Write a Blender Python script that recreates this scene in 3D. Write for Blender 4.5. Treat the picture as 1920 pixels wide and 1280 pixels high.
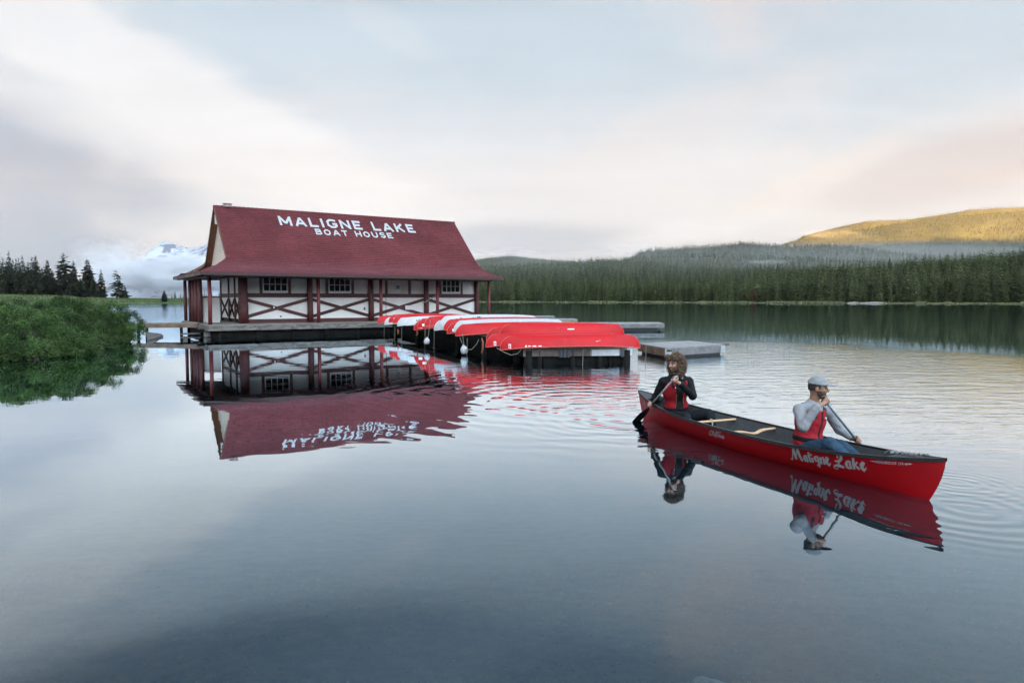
import bpy, bmesh, math, random
import numpy as np
from mathutils import Vector, Matrix, Euler, noise as mnoise
for _o in list(bpy.data.objects): bpy.data.objects.remove(_o)
SC = bpy.context.scene
COL = SC.collection
R = math.radians

# ---------------------------------------------------------------- camera, sky, sun, exposure
CAM_H = 2.2
PITCH = math.atan(78 / 1280.0)
cam_d = bpy.data.cameras.new('camera'); cam = bpy.data.objects.new('camera', cam_d); COL.objects.link(cam)
cam.location = (0, 0, CAM_H); cam.rotation_euler = (math.pi / 2 - PITCH, 0, 0)
cam_d.lens = 24; cam_d.sensor_width = 36; cam_d.clip_start = 0.05; cam_d.clip_end = 60000
SC.camera = cam
MISTS = [   # picture column and row, distance, half width and height in picture units, half depth in metres, density
    (340, 514, 3150, 230, 50, 260, 0.030, 'low white cloud lying across the foot of the snowy mountain'),
    (222, 490, 3000, 110, 55, 200, 0.005, 'low cloud left of the snowy mountain'),
    (270, 549, 2300, 230, 12, 220, 0.0014, 'blue morning haze over the low hill down the lake'),
    (1560, 441, 3000, 110, 14, 130, 0.0010, 'wisps of mist drifting over the sunlit slope'),
    (1205, 466, 2050, 90, 14, 90, 0.0015, 'mist lifting from the wooded ridge behind the lake'),
    (950, 476, 3300, 150, 14, 200, 0.0012, 'pale mist over the farthest low hill'),
    (1150, 525, 1000, 560, 44, 280, 0.0002, 'thin morning mist over the forested slope behind the shore', False),
    (1520, 505, 1760, 620, 48, 240, 0.00045, 'thin haze between the shore forest and the ridge behind', False),
    (1650, 490, 2750, 480, 40, 260, 0.0003, 'thin haze before the sunlit hill', False),
    (1440, 491, 1450, 60, 6, 60, 0.006, 'thin mist in the dip behind the shore forest')]
SUN_AZ, SUN_EL = R(150), R(4.5)      # compass-like: 0 = +Y, clockwise; the sun stands low behind the camera on the right
SUN_DIR = Vector((math.sin(SUN_AZ) * math.cos(SUN_EL), math.cos(SUN_AZ) * math.cos(SUN_EL), math.sin(SUN_EL)))
sun_d = bpy.data.lights.new('sun', 'SUN'); sun = bpy.data.objects.new('sun', sun_d); COL.objects.link(sun)
sun_d.energy = 5.0; sun_d.angle = R(0.5); sun_d.color = (1.0, 0.50, 0.10)
sun.rotation_euler = SUN_DIR.to_track_quat('Z', 'Y').to_euler()
SC.view_settings.view_transform = 'Standard'
try: SC.view_settings.look = 'None'
except Exception: pass
HAZE = 0.000008
EXPO = 4.1
SC.view_settings.exposure = EXPO; SC.view_settings.gamma = 1.0; SC.view_settings.use_curve_mapping = False
SC.render.engine = 'CYCLES'
SC.cycles.use_denoising = True
try: SC.cycles.denoiser = 'OPENIMAGEDENOISE'
except Exception: pass
SC.cycles.max_bounces = 8; SC.cycles.transparent_max_bounces = 12; SC.cycles.caustics_reflective = False; SC.cycles.caustics_refractive = False
SC.cycles.volume_bounces = 1; SC.cycles.volume_max_steps = 64


class NT:
    """a little helper to write node trees"""
    def __init__(s, tree): s.t = tree; s.n = tree.nodes; s.l = tree.links
    def node(s, typ, **kw):
        nd = s.n.new(typ)
        for k, v in kw.items():
            if k == 'ins':
                for i, val in v.items(): s.put(nd.inputs[i], val)
            else: setattr(nd, k, v)
        return nd
    def put(s, sock, val):
        if isinstance(val, bpy.types.NodeSocket): s.l.new(val, sock)
        elif isinstance(val, bpy.types.Node): s.l.new(val.outputs[0], sock)
        else:
            if sock.type == 'RGBA' and len(val) == 3: val = (*val, 1)
            sock.default_value = val
    def math(s, op, a, b=0.0, c=0.0, clamp=False):
        nd = s.n.new('ShaderNodeMath'); nd.operation = op; nd.use_clamp = clamp
        s.put(nd.inputs[0], a); s.put(nd.inputs[1], b)
        if op in ('MULTIPLY_ADD', 'SMOOTH_MIN', 'SMOOTH_MAX', 'WRAP', 'COMPARE'): s.put(nd.inputs[2], c)
        return nd.outputs[0]
    def vmath(s, op, a, b=(0, 0, 0)):
        nd = s.n.new('ShaderNodeVectorMath'); nd.operation = op
        s.put(nd.inputs[0], a)
        if op == 'SCALE': s.put(nd.inputs['Scale'], b)
        elif op not in ('NORMALIZE', 'LENGTH'): s.put(nd.inputs[1], b)
        return nd.outputs['Value'] if op in ('DOT_PRODUCT', 'LENGTH', 'DISTANCE') else nd.outputs[0]
    def smooth(s, x, lo, hi):
        nd = s.n.new('ShaderNodeMapRange'); nd.interpolation_type = 'SMOOTHSTEP'
        s.put(nd.inputs[0], x); nd.inputs[1].default_value = lo; nd.inputs[2].default_value = hi
        return nd.outputs[0]
    def lin(s, x, lo, hi, a, b):
        nd = s.n.new('ShaderNodeMapRange'); s.put(nd.inputs[0], x)
        for i, v in enumerate((lo, hi, a, b)): nd.inputs[i + 1].default_value = v
        return nd.outputs[0]
    def mix(s, f, a, b, blend='MIX'):
        nd = s.n.new('ShaderNodeMix'); nd.data_type = 'RGBA'; nd.blend_type = blend
        s.put(nd.inputs[0], f); s.put(nd.inputs[6], a); s.put(nd.inputs[7], b)
        return nd.outputs[2]
    def noise(s, vec, scale, detail=3.0, rough=0.5, dist=0.0):
        nd = s.n.new('ShaderNodeTexNoise')
        if vec is not None: s.put(nd.inputs['Vector'], vec)
        nd.inputs['Scale'].default_value = scale; nd.inputs['Detail'].default_value = detail
        nd.inputs['Roughness'].default_value = rough; nd.inputs['Distortion'].default_value = dist
        return nd.outputs[0]
    def sep(s, v):
        nd = s.n.new('ShaderNodeSeparateXYZ'); s.put(nd.inputs[0], v); return nd.outputs
    def comb(s, x, y, z):
        nd = s.n.new('ShaderNodeCombineXYZ'); s.put(nd.inputs[0], x); s.put(nd.inputs[1], y); s.put(nd.inputs[2], z); return nd.outputs[0]
    def ramp(s, x, stops):
        nd = s.n.new('ShaderNodeValToRGB'); s.put(nd.inputs[0], x)
        e = nd.color_ramp.elements
        while len(e) > 1: e.remove(e[-1])
        e[0].position = stops[0][0]; e[0].color = (*stops[0][1], 1)
        for p, c in stops[1:]:
            q = e.new(p); q.color = (*c, 1)
        return nd.outputs[0]


def srgb(r, g, b):
    f = lambda v: (v / 255 / 12.92) if v / 255 <= 0.04045 else ((v / 255 + 0.055) / 1.055) ** 2.4
    return (f(r), f(g), f(b))


def make_world():
    w = bpy.data.worlds.new('World'); SC.world = w; w.use_nodes = True
    t = NT(w.node_tree); w.node_tree.nodes.clear()
    out = t.node('ShaderNodeOutputWorld'); bg = t.node('ShaderNodeBackground'); t.l.new(bg.outputs[0], out.inputs[0])
    K = 0.06
    bg.inputs[1].default_value = K
    d = t.node('ShaderNodeTexCoord').outputs['Generated']
    dn = t.vmath('NORMALIZE', d)
    x, y, z = t.sep(dn)
    z = t.math('ABSOLUTE', z)
    sky = t.node('ShaderNodeTexSky', sky_type='NISHITA')
    sky.sun_disc = False; sky.sun_elevation = SUN_EL; sky.sun_rotation = SUN_AZ
    sky.air_density = 1.0; sky.dust_density = 2.0; sky.ozone_density = 1.5; sky.altitude = 1600
    # a thin overcast: layers of stratus drawn on a flat cloud deck, seen in perspective
    zz = t.math('ADD', z, 0.16)
    px = t.math('DIVIDE', x, zz); py = t.math('DIVIDE', y, zz)
    deck = t.comb(px, py, 0.0)
    rot = t.node('ShaderNodeMapping'); t.put(rot.inputs[0], deck); rot.inputs['Rotation'].default_value = (0, 0, R(38)); rot.inputs['Scale'].default_value = (0.55, 1.5, 1)
    n1 = t.noise(rot.outputs[0], 0.75, 5, 0.5, 0.3)
    n2 = t.noise(t.vmath('ADD', deck, (7.3, 2.1, 0)), 1.1, 6, 0.55, 0.2)
    n3 = t.noise(t.vmath('MULTIPLY', dn, (3.0, 3.0, 9.0)), 1.6, 5, 0.55, 0.2)
    base = t.ramp(z, [(0.0, srgb(222, 212, 214)), (0.035, srgb(228, 221, 223)), (0.10, srgb(230, 228, 231)), (0.20, srgb(229, 232, 236)), (0.34, srgb(214, 226, 233)), (0.5, srgb(204, 219, 229)), (1.0, srgb(210, 223, 233))])
    pale = t.mix(t.smooth(n1, 0.44, 0.66), base, srgb(236, 234, 233))
    blue = t.mix(t.math('MULTIPLY', t.smooth(n2, 0.5, 0.72), t.smooth(z, 0.08, 0.3)), pale, srgb(203, 219, 230))
    def bank(cx, cz, wx, wz, amt, lo=0.30, hi=0.62, jag=1.0):
        """a cloud bank around one azimuth (x/y) and elevation z, with ragged edges"""
        az = t.math('ARCTAN2', x, y)
        a = t.math('POWER', t.math('DIVIDE', t.math('SUBTRACT', az, cx), wx), 2.0)
        b = t.math('POWER', t.math('DIVIDE', t.math('SUBTRACT', z, cz), wz), 2.0)
        g = t.math('EXPONENT', t.math('MULTIPLY', t.math('ADD', a, b), -1.0))
        m = t.math('ADD', g, t.math('MULTIPLY', t.math('SUBTRACT', n3, 0.5), jag))
        return t.math('MULTIPLY', t.smooth(m, lo, hi), amt)
    az = t.math('ARCTAN2', x, y)
    el = t.math('ARCSINE', z)
    def cloud(px, row, rx, ry, tilt, col, amt, lo=0.22, hi=0.9, jag=0.9, nz=None):
        """a soft-edged bank of cloud round one direction of the sky, px/row/rx/ry in picture units (1280 to the radian), tilt clockwise in degrees"""
        nonlocal c
        ca = math.atan((px - 960) / 1280); ce = math.atan((562 - row) / 1280 * math.cos(ca)) ; k = 1280 * (0.5 + 0.5 * math.cos(ca) ** -2)
        dx = t.math('SUBTRACT', az, ca); dy = t.math('SUBTRACT', el, ce)
        co, si = math.cos(R(tilt)), math.sin(R(tilt))
        u = t.math('MULTIPLY', t.math('SUBTRACT', t.math('MULTIPLY', dx, co), t.math('MULTIPLY', dy, si)), k / rx)
        v = t.math('MULTIPLY', t.math('ADD', t.math('MULTIPLY', dx, si), t.math('MULTIPLY', dy, co)), k / ry)
        g = t.math('EXPONENT', t.math('MULTIPLY', t.math('ADD', t.math('MULTIPLY', u, u), t.math('MULTIPLY', v, v)), -0.8))
        m = t.math('ADD', g, t.math('MULTIPLY', t.math('SUBTRACT', nz or n3, 0.5), jag))
        c = t.mix(t.math('MULTIPLY', t.smooth(m, lo, hi), amt), c, srgb(*col))
    c = blue
    n4 = t.noise(t.vmath('MULTIPLY', dn, (5.0, 5.0, 14.0)), 1.5, 6, 0.6, 0.35)
    cloud(1000, 60, 620, 140, 4, (208, 222, 230), .9)
    cloud(1720, 120, 330, 120, 0, (209, 223, 231), .8)
    cloud(20, 20, 170, 70, 20, (208, 217, 224), .7)
    cloud(300, 175, 560, 85, 24, (250, 247, 245), 1.0, lo=.15, hi=.7, nz=n4)
    cloud(520, 330, 420, 90, 8, (238, 236, 236), .6)
    cloud(1330, 60, 230, 60, 30, (233, 233, 233), .4, nz=n4, jag=1.4)
    cloud(740, 70, 150, 30, 30, (232, 234, 235), .35, nz=n4, jag=1.4)
    cloud(1250, 250, 300, 50, -16, (236, 231, 230), .6, nz=n4)
    cloud(0, 300, 330, 85, 8, (146, 168, 192), .85, lo=.1, hi=.85, nz=n4, jag=.8)
    cloud(-20, 450, 250, 90, 0, (156, 176, 200), .9, lo=.15, hi=.8, nz=n4, jag=.6)
    cloud(1800, 315, 270, 72, -10, (210, 204, 207), .8, nz=n4, jag=.7)
    cloud(1490, 352, 210, 28, -24, (238, 230, 226), .6, nz=n4, jag=.6)
    cloud(1000, 452, 230, 36, 0, (196, 204, 217), .9, nz=n4, jag=.6)
    cloud(1300, 432, 170, 26, -8, (240, 239, 240), .75, nz=n4, jag=.5)
    cloud(265, 528, 150, 24, 0, (229, 213, 210), .75, jag=.5)
    # above the frame: what the still water near the bank mirrors
    cloud(200, -215, 800, 110, 4, (118, 140, 160), .9, nz=n4, jag=.4)
    cloud(900, -120, 420, 70, 0, (165, 190, 209), .7, jag=.5)
    cloud(1330, -40, 150, 60, 60, (236, 228, 226), .75, nz=n4)
    cloud(1480, -110, 130, 160, 10, (226, 222, 224), .7, nz=n4)
    cloud(1150, -170, 260, 60, 0, (150, 172, 192), .7, nz=n4)
    for q in range(7):      # the same kinds of bank go on all round
        ang = 1.35 + q * 0.62
        cx = math.cos(ang)
        col = ((186, 195, 208), (236, 234, 233), (205, 219, 229), (224, 214, 212))[q % 4]
        dd = t.vmath('DOT_PRODUCT', dn, (math.sin(ang) * .96, math.cos(ang) * .96, .16 + .08 * (q % 3)))
        m = t.math('ADD', t.smooth(dd, .86, 1.0), t.math('MULTIPLY', t.math('SUBTRACT', n4, 0.5), .7))
        c = t.mix(t.math('MULTIPLY', t.smooth(m, .3, .9), .7), c, srgb(*col))
    # fine combed texture of the thin cloud
    st = t.node('ShaderNodeMapping'); t.put(st.inputs[0], deck); st.inputs['Rotation'].default_value = (0, 0, R(52)); st.inputs['Scale'].default_value = (0.7, 2.6, 1)
    n5 = t.noise(st.outputs[0], 1.6, 8, 0.62, 0.6)
    c = t.vmath('SCALE', c, t.lin(n5, 0.3, 0.7, 0.955, 1.03))
    c = t.vmath('SCALE', c, t.lin(n4, 0.3, 0.7, 0.97, 1.02))
    # thin overcast is brighter overhead than near the horizon; extra glow added towards the sun lights the boathouse front
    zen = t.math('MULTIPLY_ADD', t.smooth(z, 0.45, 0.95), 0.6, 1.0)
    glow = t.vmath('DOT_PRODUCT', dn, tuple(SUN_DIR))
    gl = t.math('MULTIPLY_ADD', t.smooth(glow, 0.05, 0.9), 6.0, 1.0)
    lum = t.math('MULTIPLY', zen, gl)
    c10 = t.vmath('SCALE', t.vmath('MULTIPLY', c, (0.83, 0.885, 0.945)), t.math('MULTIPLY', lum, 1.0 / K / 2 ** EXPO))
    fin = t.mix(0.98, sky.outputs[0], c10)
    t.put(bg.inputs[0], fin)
make_world()

# ---------------------------------------------------------------- helpers
def proj(p):
    c, s = math.cos(PITCH), math.sin(PITCH)
    d = p[1] * c - (p[2] - CAM_H) * s; u = (p[2] - CAM_H) * c + p[1] * s
    return 960 + 1280 * p[0] / d, 640 - 1280 * u / d
def ray(x, y):
    c, s = math.cos(PITCH), math.sin(PITCH)
    r = ((x - 960) / 1280, 1.0, -(y - 640) / 1280)
    return Vector((r[0], c + r[2] * s, -s + r[2] * c))
def at(x, y, Y):
    d = ray(x, y); return Vector((0, 0, CAM_H)) + d * (Y / d.y)
def atz(x, y, Z):
    d = ray(x, y); return Vector((0, 0, CAM_H)) + d * ((Z - CAM_H) / d.z)

def tag(o, label=None, cat=None, group=None, kind=None):
    if label: o['label'] = label
    if cat: o['category'] = cat
    if group: o['group'] = group
    if kind: o['kind'] = kind
    return o
def empty(name, loc=(0, 0, 0), rz=0.0, parent=None):
    o = bpy.data.objects.new(name, None); COL.objects.link(o); o.location = loc; o.rotation_euler = (0, 0, rz); o.empty_display_size = 0.3
    if parent: o.parent = parent
    return o
def link(name, me, mat=None, parent=None, loc=None):
    o = bpy.data.objects.new(name, me); COL.objects.link(o)
    if mat is not None:
        if len(me.materials) == 0: me.materials.append(mat)
    if parent: o.parent = parent
    if loc is not None: o.location = loc
    return o
def copy_tree(o, parent=None):
    c = o.copy(); COL.objects.link(c)
    if parent: c.parent = parent
    for ch in o.children: copy_tree(ch, c)
    return c

class MB:
    def __init__(s): s.v = []; s.f = []; s.tone = []; s._t = 0.5
    def add(s, vs, fs):
        n = len(s.v); s.v += [tuple(p) for p in vs]; s.f += [tuple(i + n for i in f) for f in fs]; s.tone += [s._t] * len(fs); return s
    def box(s, c, size, rot=None):
        hx, hy, hz = size[0] / 2, size[1] / 2, size[2] / 2
        P = [Vector((sx * hx, sy * hy, sz * hz)) for sx in (-1, 1) for sy in (-1, 1) for sz in (-1, 1)]
        if rot is not None: P = [rot @ p for p in P]
        c = Vector(c); P = [c + p for p in P]
        return s.add(P, [(0, 1, 3, 2), (4, 6, 7, 5), (0, 4, 5, 1), (2, 3, 7, 6), (0, 2, 6, 4), (1, 5, 7, 3)])
    def beam(s, a, b, w, h, up=(0, 0, 1)):
        a, b = Vector(a), Vector(b); d = (b - a); L = d.length; d.normalize()
        side = d.cross(Vector(up)); side.normalize(); u = side.cross(d)
        m = Matrix((d, side, u)).transposed()
        return s.box((a + b) / 2, (L, w, h), m)
    def tube(s, pts, rad, n=8, cap=True):
        pts = [Vector(p) for p in pts]
        if not isinstance(rad, (list, tuple)): rad = [rad] * len(pts)
        base = len(s.v); prev = None; V = []; Fs = []
        for i, p in enumerate(pts):
            d = (pts[min(i + 1, len(pts) - 1)] - pts[max(i - 1, 0)])
            if d.length < 1e-9: d = Vector((0, 0, 1))
            d.normalize()
            if prev is None:
                q = d.cross(Vector((0, 0, 1)))
                if q.length < 0.05: q = d.cross(Vector((0, 1, 0)))
                q.normalize()
            else:
                q = prev - d * prev.dot(d)
                q.normalize()
            prev = q; r = q.cross(d)
            for k in range(n):
                a = 2 * math.pi * k / n
                V.append(p + (q * math.cos(a) + r * math.sin(a)) * rad[i])
        m = len(pts)
        for i in range(m - 1):
            for k in range(n):
                Fs.append((i * n + k, i * n + (k + 1) % n, (i + 1) * n + (k + 1) % n, (i + 1) * n + k))
        if cap:
            Fs.append(tuple(range(n - 1, -1, -1))); Fs.append(tuple(range((m - 1) * n, m * n)))
        return s.add(V, Fs)
    def grid(s, rows, flip=False):
        n = len(rows[0]); V = [p for r in rows for p in r]; Fs = []
        for i in range(len(rows) - 1):
            for k in range(n - 1):
                q = (i * n + k, i * n + k + 1, (i + 1) * n + k + 1, (i + 1) * n + k)
                Fs.append(q[::-1] if flip else q)
        return s.add(V, Fs)
    def mesh(s, name, smooth=False, tone=False):
        me = bpy.data.meshes.new(name); me.from_pydata(s.v, [], s.f)
        if smooth:
            for p in me.polygons: p.use_smooth = True
        if tone:
            a = me.attributes.new('tone', 'FLOAT', 'FACE'); a.data.foreach_set('value', s.tone)
        me.update(); return me
    def build(s, name, mat, parent=None, smooth=False, tone=False, loc=None):
        return link(name, s.mesh(name, smooth, tone), mat, parent, loc)

def np_mesh(name, V, Fq, smooth=False):
    """V (n,3), Fq (m,4) or (m,3) -> mesh, quickly"""
    me = bpy.data.meshes.new(name)
    V = np.asarray(V, np.float32); Fq = np.asarray(Fq, np.int32); k = Fq.shape[1]
    me.vertices.add(len(V)); me.vertices.foreach_set('co', V.ravel())
    me.loops.add(Fq.size); me.loops.foreach_set('vertex_index', Fq.ravel())
    me.polygons.add(len(Fq)); me.polygons.foreach_set('loop_start', np.arange(0, Fq.size, k, dtype=np.int32))
    try: me.polygons.foreach_set('loop_total', np.full(len(Fq), k, np.int32))
    except Exception: pass
    me.update(calc_edges=True); me.validate()
    if smooth: me.polygons.foreach_set('use_smooth', np.ones(len(me.polygons), bool))
    return me

_M = {}
def mat(name, col, rough=0.7, var=0.15, scale=6.0, bump=0.0, bscale=40.0, spec=0.5, tone=0.0, objvar=0.0, metal=0.0, stretch=(1, 1, 1), col2=None, wear=None, coat=0.0):
    if name in _M: return _M[name]
    m = bpy.data.materials.new(name); m.use_nodes = True; t = NT(m.node_tree)
    b = m.node_tree.nodes['Principled BSDF']
    co = t.node('ShaderNodeTexCoord').outputs['Object']
    mp = t.node('ShaderNodeMapping'); t.put(mp.inputs[0], co); mp.inputs['Scale'].default_value = stretch
    n = t.noise(mp.outputs[0], scale, 5, 0.6)
    c2 = col2 or tuple(min(1, c * (1 + var)) for c in col)
    c1 = tuple(c * (1 - var) for c in col)
    c = t.mix(t.smooth(n, 0.3, 0.7), c1, c2)
    if tone:
        a = t.node('ShaderNodeAttribute', attribute_name='tone')
        c = t.vmath('SCALE', c, t.lin(a.outputs['Fac'], 0, 1, 1 - tone, 1 + tone))
    if objvar:
        oi = t.node('ShaderNodeObjectInfo')
        c = t.vmath('SCALE', c, t.lin(oi.outputs['Random'], 0, 1, 1 - objvar, 1 + objvar))
    if wear:
        wc, ws, lo, hi = wear
        wn = t.noise(mp.outputs[0], ws, 6, 0.65)
        c = t.mix(t.smooth(wn, lo, hi), c, wc)
    t.put(b.inputs['Base Color'], c)
    b.inputs['Roughness'].default_value = rough; b.inputs['Specular IOR Level'].default_value = spec; b.inputs['Metallic'].default_value = metal
    if coat: b.inputs['Coat Weight'].default_value = coat; b.inputs['Coat Roughness'].default_value = 0.08
    if bump:
        bn = t.node('ShaderNodeBump'); bn.inputs['Strength'].default_value = 1.0; bn.inputs['Distance'].default_value = bump
        t.put(bn.inputs['Height'], t.noise(mp.outputs[0], bscale, 4, 0.6)); t.l.new(bn.outputs[0], b.inputs['Normal'])
    _M[name] = m; return m

def foliage(name, col, col2, scale=0.6, objvar=0.25, trans=0.25, tone=0.0, rough=0.6):
    if name in _M: return _M[name]
    m = bpy.data.materials.new(name); m.use_nodes = True; t = NT(m.node_tree); m.node_tree.nodes.clear()
    out = t.node('ShaderNodeOutputMaterial')
    b = t.node('ShaderNodeBsdfPrincipled'); tr = t.node('ShaderNodeBsdfTranslucent'); mx = t.node('ShaderNodeMixShader')
    co = t.node('ShaderNodeTexCoord').outputs['Object']
    n = t.noise(co, scale, 4, 0.6)
    c = t.mix(t.smooth(n, 0.3, 0.7), col, col2)
    oi = t.node('ShaderNodeObjectInfo')
    c = t.vmath('SCALE', c, t.lin(oi.outputs['Random'], 0, 1, 1 - objvar, 1 + objvar))
    if tone:
        a = t.node('ShaderNodeAttribute', attribute_name='tone')
        c = t.vmath('SCALE', c, t.lin(a.outputs['Fac'], 0, 1, 1 - tone, 1 + tone))
    t.put(b.inputs['Base Color'], c); b.inputs['Roughness'].default_value = rough; b.inputs['Specular IOR Level'].default_value = 0.3
    t.put(tr.inputs[0], t.vmath('SCALE', c, 1.2)); mx.inputs[0].default_value = trans
    t.l.new(b.outputs[0], mx.inputs[1]); t.l.new(tr.outputs[0], mx.inputs[2]); t.l.new(mx.outputs[0], out.inputs[0])
    _M[name] = m; return m

RND = random.Random(7)
NPR = np.random.default_rng(11)

# ---------------------------------------------------------------- the lake
def water_material():
    m = bpy.data.materials.new('lake_water'); m.use_nodes = True; t = NT(m.node_tree); m.node_tree.nodes.clear()
    out = t.node('ShaderNodeOutputMaterial')
    co = t.node('ShaderNodeTexCoord').outputs['Object']
    x, y, _ = t.sep(co)
    flat = t.comb(x, y, 0.0)
    # calm swell everywhere
    h = t.math('MULTIPLY', t.math('SUBTRACT', t.noise(t.vmath('MULTIPLY', flat, (0.7, 1.3, 1)), 1.1, 2, 0.45, 0.3), 0.5), 0.0023)
    far = t.smooth(y, 30, 120)
    h = t.math('ADD', h, t.math('MULTIPLY', t.math('MULTIPLY', t.math('SUBTRACT', t.noise(t.vmath('MULTIPLY', flat, (0.6, 1.4, 1)), 2.2, 3, 0.5), 0.5), 0.012), far))
    # ruffled water around and beyond the canoe
    dx = t.math('DIVIDE', t.math('SUBTRACT', x, 9.0), 10.5); dy = t.math('DIVIDE', t.math('SUBTRACT', y, 22.0), 15.0)
    e = t.math('ADD', t.math('MULTIPLY', dx, dx), t.math('MULTIPLY', dy, dy))
    ruf = t.math('SUBTRACT', 1.0, t.smooth(t.math('ADD', e, t.math('MULTIPLY', t.math('SUBTRACT', t.noise(flat, 0.25, 3), 0.5), 1.4)), 0.35, 1.25))
    w1 = t.noise(t.vmath('MULTIPLY', flat, (0.42, 1.8, 1)), 1.5, 3, 0.5, 0.6)
    w2 = t.noise(t.vmath('MULTIPLY', flat, (0.8, 1.5, 1)), 4.2, 3, 0.5, 0.4)
    rh = t.math('ADD', t.math('MULTIPLY', t.math('SUBTRACT', w1, 0.5), 0.017), t.math('MULTIPLY', t.math('SUBTRACT', w2, 0.5), 0.007))
    h = t.math('ADD', h, t.math('MULTIPLY', rh, ruf))
    # rings from the paddles, the bow and the hull
    def ring(cx, cy, lam, amp, r0, r1, wob=0.35):
        nonlocal h
        r = t.math('SQRT', t.math('ADD', t.math('POWER', t.math('SUBTRACT', x, cx), 2.0), t.math('POWER', t.math('SUBTRACT', y, cy), 2.0)))
        rr = t.math('ADD', r, t.math('MULTIPLY', t.math('SUBTRACT', t.noise(flat, 0.8, 2), 0.5), wob))
        s = t.math('SINE', t.math('MULTIPLY', rr, 2 * math.pi / lam))
        env = t.math('MULTIPLY', t.math('SUBTRACT', 1.0, t.smooth(r, r0, r1)), t.smooth(r, 0.0, r0 * 0.4))
        patch = t.lin(t.noise(t.vmath('ADD', flat, (cx * 3.1, cy, 0)), 0.5, 2), 0.3, 0.7, 0.25, 1.3)
        h = t.math('ADD', h, t.math('MULTIPLY', t.math('MULTIPLY', s, t.math('MULTIPLY', env, patch)), amp))
    ring(2.1, 12.6, 0.30, 0.0022, 0.8, 3.4)
    ring(1.6, 14.8, 0.58, 0.0036, 1.5, 6.5, 0.8)
    ring(4.85, 7.1, 0.24, 0.0013, 0.5, 2.2)
    ring(5.35, 8.1, 0.17, 0.0010, 0.4, 1.3)
    ring(3.1, 10.6, 0.32, 0.0012, 0.8, 2.0, 0.5)
    ring(1.2, 17.5, 0.46, 0.0024, 1.0, 7.5, 0.7)
    bump = t.node('ShaderNodeBump'); bump.inputs['Strength'].default_value = 1.0; bump.inputs['Distance'].default_value = 1.0
    try: bump.inputs['Filter Width'].default_value = 0.5
    except Exception: pass
    t.put(bump.inputs['Height'], h)
    fr = t.node('ShaderNodeFresnel'); fr.inputs['IOR'].default_value = 1.333; t.l.new(bump.outputs[0], fr.inputs['Normal'])
    gl = t.node('ShaderNodeBsdfGlossy'); gl.inputs['Roughness'].default_value = 0.015; gl.inputs['Color'].default_value = (0.80, 0.92, 1.0, 1); t.l.new(bump.outputs[0], gl.inputs['Normal'])
    tr = t.node('ShaderNodeBsdfTransparent'); tr.inputs['Color'].default_value = (0.50, 0.62, 0.66, 1)
    # glacial water scatters a little blue light back; more of it where the lake is deeper
    depth = t.math('ADD', 0.30, t.math('MULTIPLY', t.math('MAXIMUM', t.math('SUBTRACT', y, 3.0), 0.0), 0.20))
    body = t.node('ShaderNodeBsdfDiffuse'); body.inputs['Color'].default_value = (0.006, 0.016, 0.024, 1)
    sub = t.node('ShaderNodeMixShader'); t.put(sub.inputs[0], t.math('SUBTRACT', 1.0, t.math('EXPONENT', t.math('MULTIPLY', depth, -0.75)))); t.l.new(tr.outputs[0], sub.inputs[1]); t.l.new(body.outputs[0], sub.inputs[2])
    gain = t.math('MINIMUM', t.math('MULTIPLY', fr.outputs[0], 2.65), 1.0)
    mx = t.node('ShaderNodeMixShader'); t.put(mx.inputs[0], gain); t.l.new(sub.outputs[0], mx.inputs[1]); t.l.new(gl.outputs[0], mx.inputs[2])
    t.l.new(mx.outputs[0], out.inputs[0])
    return m

def flat_sheet(name, x0, x1, y0, y1, z, m):
    return tag(MB().add([(x0, y0, z), (x1, y0, z), (x1, y1, z), (x0, y1, z)], [(0, 1, 2, 3)]).build(name, m), kind='structure')
flat_sheet('lake_water', -6500, 8600, -6800, 6800, 0.0, water_material())

def bed_height(x, y):
    return -0.38 - 0.20 * max(0, min(y, 40) - 3) - 0.02 * max(0, min(-y, 60)) + 0.05 * mnoise.noise((x * 0.35, y * 0.35, 3.1))
def lake_bed():
    xs = list(np.concatenate([[-6500, -400, -60], np.linspace(-30, 30, 61), [60, 400, 8600]]))
    ys = list(np.concatenate([[-6800, -300, -40], np.linspace(-6, 40, 60), [60, 400, 6800]]))
    rows = [[(x, y, bed_height(x, y)) for x in xs] for y in ys]
    m = mat('lake_bed_gravel', (0.055, 0.060, 0.055), 0.9, 0.5, 3.0, 0.02, 22.0)
    tag(MB().grid(rows).build('lake_bed', m), kind='structure')
    # pebbles lying on the bed near the bank, too many to count
    mb = MB(); r = random.Random(3)
    for i in range(5200):
        y = 3.0 + 7.0 * r.random() ** 1.6; x = (r.random() * 2 - 1) * (y * 0.85)
        s = 0.008 + 0.022 * r.random() ** 3
        mb._t = r.random() ** 2
        z = bed_height(x, y); a = r.random() * 6.28
        ca, sa = math.cos(a) * s, math.sin(a) * s
        V = [(x + ca, y + sa, z), (x - sa * .7, y + ca * .7, z), (x - ca, y - sa, z), (x + sa * .7, y - ca * .7, z), (x, y, z + s * .7)]
        mb.add(V, [(0, 1, 4), (1, 2, 4), (2, 3, 4), (3, 0, 4)])
    tag(mb.build('bed_pebbles', mat('pebble', (0.09, 0.095, 0.09), 0.8, 0.3, 30, tone=0.8), tone=True), 'small pale pebbles scattered over the shallow lake bed', 'pebbles', kind='stuff')
lake_bed()

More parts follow.
